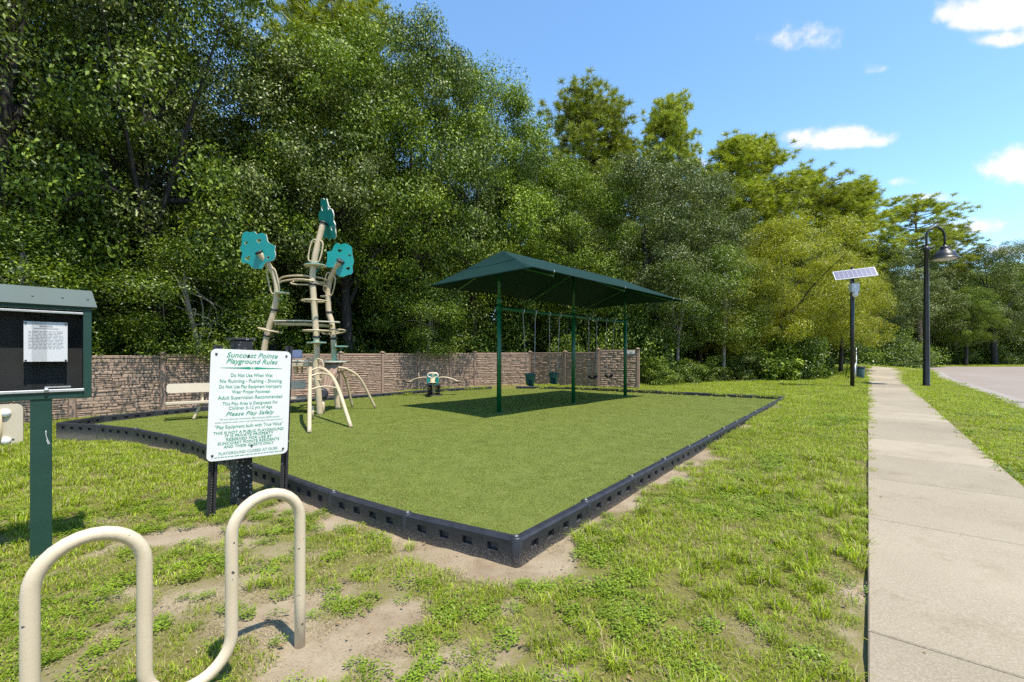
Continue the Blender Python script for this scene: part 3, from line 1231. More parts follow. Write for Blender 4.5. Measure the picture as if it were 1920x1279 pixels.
def limbs(m, r, base_r, h, targets, lean=(0, 0)):
    """tapered trunk and limbs reaching into the crown"""
    top = Vector((lean[0], lean[1], h))
    pts = spline([(0, 0, -.2), (lean[0] * .2 + r.uniform(-.1, .1), lean[1] * .2 + r.uniform(-.1, .1), h * .4), top * .8, top], 14)
    m.tube(pts, [base_r * (1.25 - .8 * i / (len(pts) - 1)) if i else base_r * 1.5 for i in range(len(pts))], 9)
    for t in targets:
        t = Vector(t)
        k = r.uniform(.35, .95)
        s = pts[int(k * (len(pts) - 1))]
        mid = s.lerp(t, .5) + Vector((r.uniform(-.4, .4), r.uniform(-.4, .4), r.uniform(.0, .7)))
        p = spline([s, mid, t], 8)
        m.tube(p, [base_r * (.42 - .36 * i / (len(p) - 1)) for i in range(len(p))], 6)


def make_oak(seed, leaf, bark='bark', trunk_r=.22, **kw):
    Vv, Ff, cs = oak_crown(seed, **kw)
    cm = np_mesh('crown', Vv, Ff, leaf)
    r = random.Random(seed)
    m = MB()
    tg = [cs[i] * .9 for i in r.sample(range(len(cs)), 16)]
    limbs(m, r, trunk_r, kw.get('z0', 4.0) + 3.5, tg, (r.uniform(-.5, .5), r.uniform(-.5, .5)))
    tm = m.mesh('trunk', bark)
    return cm, tm


def make_pine(seed, H=20, crown0=.45, R=3.5, nb=70, tufts=19, flat=.0):
    """long bare trunk, upswept limbs, round pom-poms of needles; flat > 0 gives an umbrella crown"""
    r = np.random.default_rng(seed)
    rr = random.Random(seed)
    m = MB()
    lean = (rr.uniform(-.5, .5), rr.uniform(-.5, .5))
    pts = spline([(0, 0, -.2), (lean[0] * .5, lean[1] * .5, H * .5), (lean[0], lean[1], H * .95)], 12)
    m.tube(pts, [.26 * (1 - .85 * i / (len(pts) - 1)) for i in range(len(pts))], 8)
    cen = []
    for i in range(nb):
        q = (i + .5) / nb
        h = crown0 + (1 - crown0) * q
        s = pts[min(int(h * (len(pts) - 1)), len(pts) - 1)].copy()
        s.z = H * .93 * h
        a = i * 2.399 + rr.uniform(-.6, .6)
        ln = R * (math.sin(PI * (.16 + .74 * q ** (.8 + flat))) ** .75) * rr.uniform(.4, 1.15)
        up = rr.uniform(.15, .6) * ln
        e = s + Vector((math.cos(a) * ln, math.sin(a) * ln, up))
        p = spline([s, s.lerp(e, .5) + Vector((0, 0, -.04 * ln)), e], 6)
        m.tube(p, [.06 * (1 - .75 * k / (len(p) - 1)) for k in range(len(p))], 5)
        for k in range(tufts):
            f = rr.uniform(.5, 1.08)
            cen.append(s.lerp(e, f) + Vector((rr.gauss(0, .45), rr.gauss(0, .45), rr.gauss(.15, .4))))
    for k in range(26):
        cen.append(Vector((lean[0] + rr.gauss(0, .6), lean[1] + rr.gauss(0, .6), H * rr.uniform(.9, .99))))
    tm = m.mesh('trunk', 'pine_bark')
    cen = np.array([tuple(c) for c in cen])
    n_per = 56
    n = len(cen) * n_per
    C = np.repeat(cen, n_per, axis=0)
    d = r.normal(size=(n, 3))
    d[:, 2] = d[:, 2] * .75 + .5
    d /= np.linalg.norm(d, axis=1)[:, None]
    L_ = (.33 * r.uniform(.7, 1.2, n))[:, None]
    s = np.cross(d, r.normal(size=(n, 3)))
    s /= np.linalg.norm(s, axis=1)[:, None]
    w = .04
    base = C + d * .04
    Vv = np.stack([base - s * w * .5, base + s * w * .5, base + d * L_ + s * w * .15, base + d * L_ - s * w * .15], 1).reshape(-1, 3)
    b = np.arange(n)[:, None] * 4
    Ff = b + np.array([0, 1, 2, 3])
    return np_mesh('crown', Vv, Ff, 'pine_needle'), tm


def make_shrub(seed, leaf, R=1.2, H=2.2, clumps=44, n_per=240, ll=.085, lw=.048):
    r = np.random.default_rng(seed)
    cs, rs, outs = [], [], []
    for i in range(clumps):
        d = r.normal(size=3)
        d[2] = abs(d[2])
        d /= np.linalg.norm(d)
        q = r.uniform(.35, 1.0)
        cs.append(np.array([d[0] * R * q, d[1] * R * q, .12 + d[2] * H * q * .92]))
        rs.append(r.uniform(.22, .42) * R)
        outs.append(d)
    Vv, Ff = leaf_cloud(r, np.array(cs), np.array(rs), n_per, ll, lw, np.array(outs))
    Vv[:, 2] = np.abs(Vv[:, 2])
    cm = np_mesh('crown', Vv, Ff, leaf)
    m = MB()
    rr = random.Random(seed)
    for k in range(6):
        e = Vector(cs[rr.randrange(clumps)])
        m.tube(spline([(rr.uniform(-.1, .1), rr.uniform(-.1, .1), -.1), e * .5 + Vector((0, 0, .2)), e], 6), [.03, .028, .024, .02, .016, .012, .008][:7], 5)
    tm = m.mesh('stem', 'bark')
    return cm, tm


OAKS = {
    'a': make_oak(101, 'oak_leaf', z0=2.5, lobes=22), 'b': make_oak(102, 'oak_leaf', z0=3.0, lobes=22, per=9),
    'c': make_oak(103, 'oak_leaf_grey', lobes=16), 'd': make_oak(104, 'oak_leaf_bright', lobes=18),
    'e': make_oak(105, 'oak_leaf_grey', R=4.2, lobes=22, per=9), 'f': make_oak(106, 'oak_leaf_bright', lobes=22, per=9),
    'y': make_oak(107, 'yellow_leaf', R=4.4, z0=2.2, z1=9.0, lobes=20, ll=.10, lw=.042, trunk_r=.14),
    's': make_oak(108, 'shrub_leaf', 'pale_bark', R=2.6, z0=2.4, z1=7.0, lobes=12, per=8, n_per=330, ll=.09, lw=.05, trunk_r=.09),
}
OAK_TOP = {k: max(v.co.z for v in OAKS[k][0].vertices) for k in OAKS}
PINES = {'p': make_pine(201), 'q': make_pine(202, crown0=.55, R=3.6, nb=56), 'r': make_pine(203, crown0=.66, R=3.3, nb=36, tufts=11, flat=.5)}
SHRUBS = {'h': make_shrub(301, 'shrub_leaf'), 'i': make_shrub(302, 'oak_leaf'), 'j': make_shrub(303, 'oak_leaf_bright', ll=.14, lw=.08)}
TR = random.Random(77)


def place(kind, x, y, top, rad, label, group, cat='tree'):
    """a tree with its base at (x, y), its top at height `top` and its crown about `rad` wide each way"""
    if kind in OAKS:
        cm, tm = OAKS[kind]
        name, t0, r0 = ('oak_tree', OAK_TOP[kind], {'s': 2.9, 'y': 4.6}.get(kind, 4.8))
        if kind == 's':
            name = 'small_tree'
        if kind == 'y':
            name = 'yellow_tree'
    elif kind in PINES:
        cm, tm = PINES[kind]
        name, t0, r0 = 'pine_tree', 20.0, 3.4
    else:
        cm, tm = SHRUBS[kind]
        name, t0, r0, cat = 'shrub', 2.4, 1.35, 'shrub'
    z = gz(x, y)
    root = thing(name, (x, y, z), TR.uniform(0, 2 * PI), label, cat, group)
    root.scale = (rad / r0, rad / r0, (top - z) / t0)
    link('stem' if cat == 'shrub' else 'trunk', tm, root)
    link('crown', cm, root)
    return root


WOOD = 'oaks along the wall'
front_trees = [
    ('b', -18.3, 9.0, 17.5, 5.2, 'dark oak at the far left, mostly cut off by the photo edge', WOOD),
    ('c', -14.5, 12.2, 18.5, 5.6, 'tall grey-green oak above the green notice board', WOOD),
    ('a', -12.2, 15.3, 19.0, 5.3, 'tall dark oak behind the wall, left of the climbing frame', WOOD),
    ('e', -10.0, 18.3, 15.2, 4.9, 'grey-leaved oak behind the left teal leaf panel, under the sky gap', WOOD),
    ('d', -7.6, 20.6, 17.0, 5.1, 'bright green oak rising right behind the climbing frame', WOOD),
    ('a', -5.2, 23.2, 19.8, 5.2, 'tallest dark green oak, left of the shade canopy', WOOD),
    ('f', -2.4, 26.6, 19.6, 5.2, 'tall rounded oak behind the left end of the shade canopy', WOOD),
    ('a', 1.0, 28.6, 17.0, 3.6, 'oak whose dark shoulder ends at the open sky above the canopy', WOOD),
    ('f', 4.4, 27.6, 14.4, 4.5, 'bright green oak behind the middle of the shade canopy', WOOD),
    ('c', 8.4, 26.8, 14.0, 4.4, 'grey-green oak behind the right end of the shade canopy', WOOD),
    ('c', 12.6, 29.8, 14.4, 4.0, 'silvery round-topped oak between canopy and yellow tree', WOOD),
    ('s', -10.45, 14.65, 5.6, 2.7, 'low tree leaning over the wall between notice board and rules sign', None),  # added tree: its overhang casts dappled shade on the wall
    ('s', -13.2, 11.75, 5.6, 2.5, 'low tree added to dapple the wall behind the notice board', None),  # added too, for leaf shade on the wall panels
    ('s', -4.2, 21.75, 5.6, 2.6, 'low tree added to dapple the wall above the seesaw', None),  # likewise added so that the wall here gets dappled shade
    ('s', 9.3, 24.6, 7.2, 2.4, 'small leaning tree with pale stems right of the wall end', None),
    ('s', 12.2, 25.4, 8.2, 2.8, 'small tree with forked pale trunk between wall end and solar panel', None),
    ('y', 17.2, 28.0, 10.9, 5.0, 'large yellow-green tree behind the solar panel', None),
    ('y', 22.4, 30.0, 9.2, 3.5, 'smaller yellowish tree between solar panel and street lamp', None),
    ('y', 13.6, 26.9, 8.2, 3.2, 'lower yellow-green tree just left of the largest yellow-green tree', None),
    ('e', 35.5, 43.0, 13.0, 5.2, 'dense dark oak directly behind the street lamp', None),
    ('c', 46.0, 50.0, 14.0, 5.6, 'broad dark oak across the road, right of the lamp', None),
    ('c', 56.0, 51.0, 15.0, 5.6, 'broad dark oak across the road at the right edge', None),
    ('d', 50.5, 49.0, 9.6, 3.4, 'light green young tree across the road among dark oaks', None),
]
for t in front_trees:
    place(*t)
PG = 'pines rising behind the oaks'
for t in [
    ('q', -9.9, 25.0, 22.5, 4.2, 'tall pine at the top left whose crown leaves the frame', PG),
    ('q', 6.4, 37.0, 24.4, 4.2, 'broad-crowned pine above the middle of the canopy', PG),
    ('p', 9.2, 38.5, 21.5, 3.0, 'lower pine just right of the broad-crowned pine', PG),
    ('p', 13.0, 37.0, 23.6, 3.0, 'narrow pointed pine highest above the right canopy corner', PG),
    ('p', 20.6, 39.5, 22.2, 4.6, 'large full-crowned pine left of the flat white cloud', PG),
    ('p', 17.6, 40.5, 19.6, 2.6, 'slim pine tucked left of the large full-crowned pine', PG),
    ('q', 28.0, 43.0, 19.6, 4.4, 'open-branched pine above the yellow tree', PG),
    ('p', 33.6, 43.5, 19.0, 4.2, 'dense pine between the yellow tree and the lamp', PG),
    ('r', 45.0, 48.5, 19.8, 4.6, 'lone flat-topped pine with bare trunk behind the street lamp', PG),
    ('r', 53.5, 53.0, 17.6, 4.0, 'shorter pine peeking out right of the street lamp', PG),
]:
    place(*t)
SG = 'shrubs under the trees behind the wall'
wall_shrubs = ['shrub hidden behind the wall to the left of the notice board post', 'leafy sunlit shrub above the wall just right of the notice board',
               'leafy shrub above the wall to the left of the rules sign', 'shrub behind the wall right above the rules sign',
               'shrub behind the wall in line with the climbing frame', 'shrub above the wall just right of the climbing frame',
               'shrub above the wall between climbing frame and seesaw', 'shrub above the wall directly behind the seesaw',
               'shrub above the wall just right of the seesaw', 'shrub behind the wall left of the first canopy post',
               'shrub behind the wall right of the first canopy post', 'shrub behind the wall in line with the bucket swings']
for i in range(3, 15):
    p = Vector((*fence_pts[i], 0)).lerp(Vector((*fence_pts[i + 1], 0)), .5)
    t = (Vector((*fence_pts[i + 1], 0)) - Vector((*fence_pts[i], 0))).normalized()
    n = Vector((-t.y, t.x, 0))
    rad = TR.uniform(1.3, 1.8)
    q = p + n * (rad + .55)
    place(TR.choice('hij'), q.x, q.y, TR.uniform(2.3, 3.4), rad, wall_shrubs[i - 3], SG)
for (x, y, top, rd_, k, lab) in [
    (7.7, 22.9, 1.9, 1.2, 'i', 'dark low bush beside the right end of the wall'),
    (9.4, 23.9, 1.9, 1.2, 'h', 'second dark low bush to the right of the wall end'),
    (11.4, 25.4, 2.0, 1.3, 'i', 'rounded bush under the forked pale trunk'),
    (13.5, 26.0, 2.6, 1.5, 'h', 'bush at the lawn edge under the yellow tree'),
    (15.6, 26.0, 3.4, 1.7, 'j', 'bright green bush left of the solar panel post'),
    (17.4, 26.4, 4.4, 1.7, 'h', 'tall bright green bush directly behind the solar panel post'),
    (20.2, 29.6, 3.6, 1.3, 'j', 'tall bush between the solar panel post and the bin'),
    (31.0, 39.4, 4.0, 1.9, 'j', 'light green bush at the far end of the pavement'),
    (33.9, 39.8, 4.6, 2.0, 'h', 'mid green bush right of the far end of the pavement'),
    (37.0, 41.5, 4.0, 2.1, 'h', 'low bush just left of the street lamp base'),
]:
    place(k, x, y, top, rd_, lab, None)


def build_woodland():
    """the wood behind the first row: reads as one dark mass"""
    protos = []
    for k in ('a', 'b', 'c', 'd', 'e', 'f'):
        for part in OAKS[k]:
            protos.append(part)
    sp = [SHRUBS['h'][0], SHRUBS['i'][0]]
    protos += sp
    pts, rot, scl, idx = [], [], [], []
    R = random.Random(3)

    def tree(x, y, top, rad):
        k = R.randrange(6)
        a = R.uniform(0, 2 * PI)
        s = (rad / 4.8, rad / 4.8, top / 12.8)
        for j in (0, 1):
            pts.append((x, y, gz(x, y)))
            rot.append((0, 0, a))
            scl.append(s)
            idx.append(2 * k + j)

    def shrub(x, y, top, rad):
        pts.append((x, y, gz(x, y)))
        rot.append((0, 0, R.uniform(0, 2 * PI)))
        scl.append((rad / 1.35, rad / 1.35, top / 2.4))
        idx.append(12 + R.randrange(2))
    # rows parallel to the wall, further and further back; heights stay below the front row
    line = [(-22, 8), (-17.5, 14.5), (-13, 20.5), (-8.5, 25.8), (-3.5, 30.5), (3, 33), (9, 33), (15, 34.5), (21, 37)]
    tops = [15, 16, 12.5, 13, 16, 12.5, 12.5, 12.5, 11]
    for row in range(5):
        for i in range(len(line) - 1):
            for f_ in (.15, .65):
                x = line[i][0] + (line[i + 1][0] - line[i][0]) * f_ + R.uniform(-.8, .8)
                y = line[i][1] + (line[i + 1][1] - line[i][1]) * f_ + R.uniform(-.8, .8)
                dx, dy = line[i + 1][0] - line[i][0], line[i + 1][1] - line[i][1]
                l = math.hypot(dx, dy)
                nx, ny = -dy / l, dx / l
                x += nx * 5.0 * row
                y += ny * 5.0 * row
                tree(x, y, tops[i] + R.uniform(-1.5, 1), R.uniform(3.4, 4.6))
                for _ in range(4):
                    shrub(x + R.uniform(-3, 3), y + R.uniform(-2, 2), R.uniform(3.5, 6.5) + row * .5, R.uniform(2.0, 3.0))
    for i in range(len(fence_pts) - 1):
        a, b = Vector((*fence_pts[i], 0)), Vector((*fence_pts[i + 1], 0))
        t = (b - a).normalized()
        n = Vector((-t.y, t.x, 0))
        for _ in range(2):
            q = a.lerp(b, R.random()) + n * R.uniform(4.2, 6.5)
            shrub(q.x, q.y, R.uniform(4.5, 7.5), R.uniform(1.8, 2.5))
    line2 = [(26, 40), (33, 46), (40, 51), (50, 55), (62, 56), (76, 54), (92, 48)]
    for row in range(3):
        for i in range(len(line2) - 1):
            for f_ in (.0, .35, .7):
                x = line2[i][0] + (line2[i + 1][0] - line2[i][0]) * f_ + R.uniform(-1, 1)
                y = line2[i][1] + (line2[i + 1][1] - line2[i][1]) * f_ + 6 * row + R.uniform(-1, 1)
                tree(x, y, R.uniform(10, 13.5), R.uniform(4.2, 5.4))
                for _ in range(3):
                    shrub(x + R.uniform(-3, 3), y - 2.5 + R.uniform(-1.5, 1), R.uniform(2.5, 5.5), R.uniform(2, 3.2))
    # unseen trees added across the road behind the viewer, to darken the notice board reflection
    line3 = [(6, -27), (15, -20), (24, -12), (34, -4), (47, 3)]
    for i in range(len(line3) - 1):
        for f_ in (.0, .35, .7):
            x = line3[i][0] + (line3[i + 1][0] - line3[i][0]) * f_
            y = line3[i][1] + (line3[i + 1][1] - line3[i][1]) * f_
            tree(x + R.uniform(-1, 1), y + R.uniform(-1, 1), R.uniform(9, 12), R.uniform(4, 5))
            tree(x + 4 + R.uniform(-1, 1), y - 5 + R.uniform(-1, 1), R.uniform(10, 13), R.uniform(4.5, 5.5))
            for _ in range(4):
                shrub(x + R.uniform(-2.5, 2.5), y + R.uniform(-3, 2), R.uniform(3, 6), R.uniform(2.2, 3.2))
    o = scatter('woodland', pts, rot, scl, idx, protos)
    o['label'] = 'dense dark wood behind the first row of trees'


build_woodland()


# ------------------------------------------------------------------ stone-look wall: posts, panels, moulded stones
def build_fence():
    root = thing('stone_wall', (0, 0, 0), 0, 'tan stone-look panel wall with capped posts running behind the playground', 'wall')
    R = random.Random(21)
    H = 1.75
    # a few stone shapes shared by all pieces (unit size, irregular outline, chamfered front)
    shapes = []
    for k in range(10):
        m = MB()
        j = lambda a: R.uniform(-a, a)
        b = [(-.5, 0, -.5), (.5, 0, -.5), (.5, 0, .5), (-.5, 0, .5)]
        b = [(x + j(.02), 0, z + j(.07)) for x, y, z in b]
        fr = [(x * .93 + j(.02), -1 + j(.35), z * .78 + j(.05)) for x, y, z in b]
        mid = (j(.2), -1.15 + j(.2), j(.12))
        v = b + fr + [mid]
        m.raw(v, [(0, 1, 5, 4), (1, 2, 6, 5), (2, 3, 7, 6), (3, 0, 4, 7), (4, 5, 8), (5, 6, 8), (6, 7, 8), (7, 4, 8)])
        shapes.append(m.mesh('stone', 'fence_stone'))
    rest_v, rest_f = [], []
    count = 0
    order = [4, 5, 3, 6, 7, 2, 8, 16, 15, 14, 9, 10, 11, 12, 13, 1, 0]
    panels = {}
    for i in range(len(fence_pts) - 1):
        a, b = Vector((*fence_pts[i], 0)), Vector((*fence_pts[i + 1], 0))
        t = (b - a).normalized()
        n = Vector((-t.y, t.x, 0))
        if n.dot(Vector((0, -1, 0))) < 0:
            n = -n
        zb = min(gz(a.x, a.y), gz(b.x, b.y)) - .05
        zt = (gz(a.x, a.y) + gz(b.x, b.y)) / 2 + H
        if i == len(fence_pts) - 2:
            zt += .1
        ln = (b - a).length - .13
        c = (a + b) / 2
        ang = math.atan2(t.y, t.x)
        M = Matrix.Translation((c.x, c.y, 0)) @ Matrix.Rotation(ang, 4, 'Z')
        m = MB(M)
        m.box((0, 0, (zb + zt) / 2 - .045), (ln, .05, zt - zb - .09))
        pn = m.build('panel', 'fence_joint', root)
        m = MB(M)
        m.box((0, 0, zt - .045), (ln, .095, .088), bevel=.012)
        m.build('rail', 'fence_plastic', root)
        panels[i] = (M, pn, ln, zb + .03, zt - .1, n, ang)
    for i in order:
        M, pn, ln, z0, z1, n, ang = panels[i]
        side = -1 if (M.to_3x3() @ Vector((0, -1, 0))).dot(n) > 0 else 1
        z = z0
        while z < z1 - .03:
            h = min(R.choice((.055, .065, .075, .085, .10, .125)), z1 - z)
            if z1 - z - h < .05:
                h = z1 - z
            x = -ln / 2 + .01
            while x < ln / 2 - .03:
                w = min(R.uniform(.16, .52) * (1.15 if h < .1 else .8), ln / 2 - .01 - x)
                if ln / 2 - .01 - x - w < .1:
                    w = ln / 2 - .01 - x
                parts = [(x, z, w, h)]
                if h >= .10 and R.random() < .35:
                    parts = [(x, z, w, h * .48), (x, z + h * .5, w, h * .5)]
                for (px, pz, pw, ph) in parts:
                    me = R.choice(shapes)
                    dep = R.uniform(.010, .028)
                    Ml = Matrix.Translation((px + pw / 2, side * .0255, pz + ph / 2)) @ Matrix.Diagonal((pw - .012, dep * -side, ph - .012, 1))
                    if count < 300:
                        o = link('stone', me, pn)
                        o.matrix_local = M @ Ml
                        count += 1
                    else:
                        W = M @ Ml
                        o_ = len(rest_v)
                        rest_v.extend([tuple(W @ v.co) for v in me.vertices])
                        for p in me.polygons:
                            q = [o_ + k for k in p.vertices]
                            rest_f.append(q[:3])
                            if len(q) == 4:
                                rest_f.append([q[0], q[2], q[3]])
                x += w
            z += h
    o = link('stone_facing', np_mesh('stone_facing', rest_v, rest_f, 'fence_stone'), root)
    tag(o, kind='stuff')
    pm = None
    for i, p in enumerate(fence_pts):
        zt = gz(*p) + H + .03 + (.1 if i >= len(fence_pts) - 2 else 0)
        z0 = gz(*p) - .1
        t = Vector((*fence_pts[min(i + 1, len(fence_pts) - 1)], 0)) - Vector((*fence_pts[max(i - 1, 0)], 0))
        ang = math.atan2(t.y, t.x)
        m = MB()
        m.box((p[0], p[1], (z0 + zt) / 2), (.13, .15, zt - z0), rz=ang, bevel=.012)
        po = m.build('post', 'fence_plastic', root)
        m = MB(Matrix.Translation((p[0], p[1], zt)) @ Matrix.Rotation(ang, 4, 'Z'))
        m.box((0, 0, .014), (.18, .2, .03), bevel=.008)
        m.raw([(-.075, -.085, .03), (.075, -.085, .03), (.075, .085, .03), (-.075, .085, .03), (0, 0, .075)], [(0, 1, 4), (1, 2, 4), (2, 3, 4), (3, 0, 4)])
        m.build('cap', 'fence_plastic', po)
    # small white notice on the end panel
    M = panels[len(fence_pts) - 2][0]
    z = gz(5.5, 20.6) + 1.74
    s = thing('wall_notice', M @ Vector((.62, -.075, z)), panels[len(fence_pts) - 2][6], 'small white notice fixed near the top of the wall end panel', 'sign')
    m = MB()
    m.box((0, 0, 0), (.34, .012, .13), bevel=.004)
    m.build('plate', 'sign_white', s)
    m = MB()
    for k in range(3):
        m.box((-.02 + .03 * (k % 2), -.0085, .035 - .035 * k), (.22 - .05 * k, .003, .012))
    m.build('print_line', 'print_grey', s)


build_fence()


# ------------------------------------------------------------------ plastic border timbers
def timber_mesh(L, top, bottom, rows=1):
    m = MB()
    T = .095
    xs = [0]
    n = 4
    w = .105
    gap = (L - n * w) / (n + 1)
    for k in range(n):
        xs += [gap + k * (w + gap), gap + k * (w + gap) + w]
    xs.append(L)
    zc = top - .018
    if rows == 1:
        zs = [bottom, top - .135, top - .065, zc]
        pocket_rows = (1,)
    else:
        zs = [bottom, top - .30, top - .235, top - .12, top - .055, zc]
        pocket_rows = (1, 3)
    for side in (-1, 1):
        y = side * T / 2
        for zi in range(len(zs) - 1):
            for xi in range(len(xs) - 1):
                x0, x1, z0, z1 = xs[xi], xs[xi + 1], zs[zi], zs[zi + 1]
                if zi in pocket_rows and xi % 2 == 1:
                    yd = y - side * .034
                    a = [(x0, y, z0), (x1, y, z0), (x1, y, z1), (x0, y, z1)]
                    i_ = .008
                    b = [(x0 + i_, yd, z0 + i_), (x1 - i_, yd, z0 + i_), (x1 - i_, yd, z1 - i_), (x0 + i_, yd, z1 - i_)]
                    m.raw(a + b, [(0, 1, 5, 4), (1, 2, 6, 5), (2, 3, 7, 6), (3, 0, 4, 7), (4, 5, 6, 7)])
                else:
                    m.raw([(x0, y, z0), (x1, y, z0), (x1, y, z1), (x0, y, z1)], [(0, 1, 2, 3)])
    c = .016
    m.raw([(0, -T / 2, zc), (L, -T / 2, zc), (L, -T / 2 + c, top), (0, -T / 2 + c, top), (0, T / 2 - c, top), (L, T / 2 - c, top), (L, T / 2, zc), (0, T / 2, zc)],
          [(0, 1, 2, 3), (3, 2, 5, 4), (4, 5, 6, 7)])
    for x in (0, L):
        m.raw([(x, -T / 2, bottom), (x, T / 2, bottom), (x, T / 2, zc), (x, T / 2 - c, top), (x, -T / 2 + c, top), (x, -T / 2, zc)], [(0, 1, 2, 3, 4, 5)])
    # the overlapping knuckle at the start of each length
    m.lathe([(T / 2 + .004, bottom), (T / 2 + .004, top - .006), (T / 2 - .008, top + .008)], (0, 0, 0), 14)
    bmesh.ops.remove_doubles(m.bm, verts=m.bm.verts, dist=.0005)
    return m.mesh('border_timber', 'border_plastic')


def build_border():
    root = thing('playground_border', (0, 0, 0), 0, 'black plastic border edging the artificial turf, bolted end to end', 'border')
    bolt = MB()
    bolt.lathe([(.020, 0), (.020, .005), (.012, .009), (.0, .010)], (0, 0, 0), 10)
    bolt_me = bolt.mesh('bolt', 'galvanised')
    cache = {}

    def run(pts, top_fn, bottom=-.22, first=1.2, rows_fn=lambda i: 1):
        pts = [Vector((p[0], p[1], 0)) for p in pts]
        d = [0]
        for i in range(len(pts) - 1):
            d.append(d[-1] + (pts[i + 1] - pts[i]).length)
        n = max(1, round(d[-1] / 1.22))
        L = d[-1] / n

        def at_d(s):
            for i in range(len(pts) - 1):
                if s <= d[i + 1] + 1e-6:
                    return pts[i].lerp(pts[i + 1], (s - d[i]) / (d[i + 1] - d[i]))
            return pts[-1]
        R = random.Random(n)
        for i in range(n):
            a, b = at_d(i * L), at_d((i + 1) * L)
            ln = (b - a).length - .012
            key = (round(ln, 3), rows_fn(i))
            if key not in cache:
                cache[key] = timber_mesh(ln, 0.0, -.42, rows_fn(i))
            o = link('border_timber', cache[key], root)
            za, zb = top_fn(a.x, a.y), top_fn(b.x, b.y)
            t = (b - a).normalized()
            o.location = (a.x, a.y, za + R.uniform(-.006, .006))
            o.rotation_euler = (0, -math.atan2(zb - za, ln), math.atan2(t.y, t.x))
            bo = link('bolt', bolt_me, o)
            bo.location = (0, 0, .008)
    top = lambda x, y: .245 + .05 * math.exp(-((x + 10) ** 2 + (y - 9.7) ** 2) / 8)
    fl = front_left_s[::-1]
    run(fl, top, rows_fn=lambda i: 2 if i == 11 else 1)
    run([F_C, R_C], top)
    run([R_C, (8.6, 17.6), (6.8, 18.8), (5.2, 19.95), (3.7, 21.2), (2.4, 21.95), (.2, 22.2)], top)
    run([(p.x, p.y) for p in spline([(*p, 0) for p in back_left], 50)], top)


build_border()


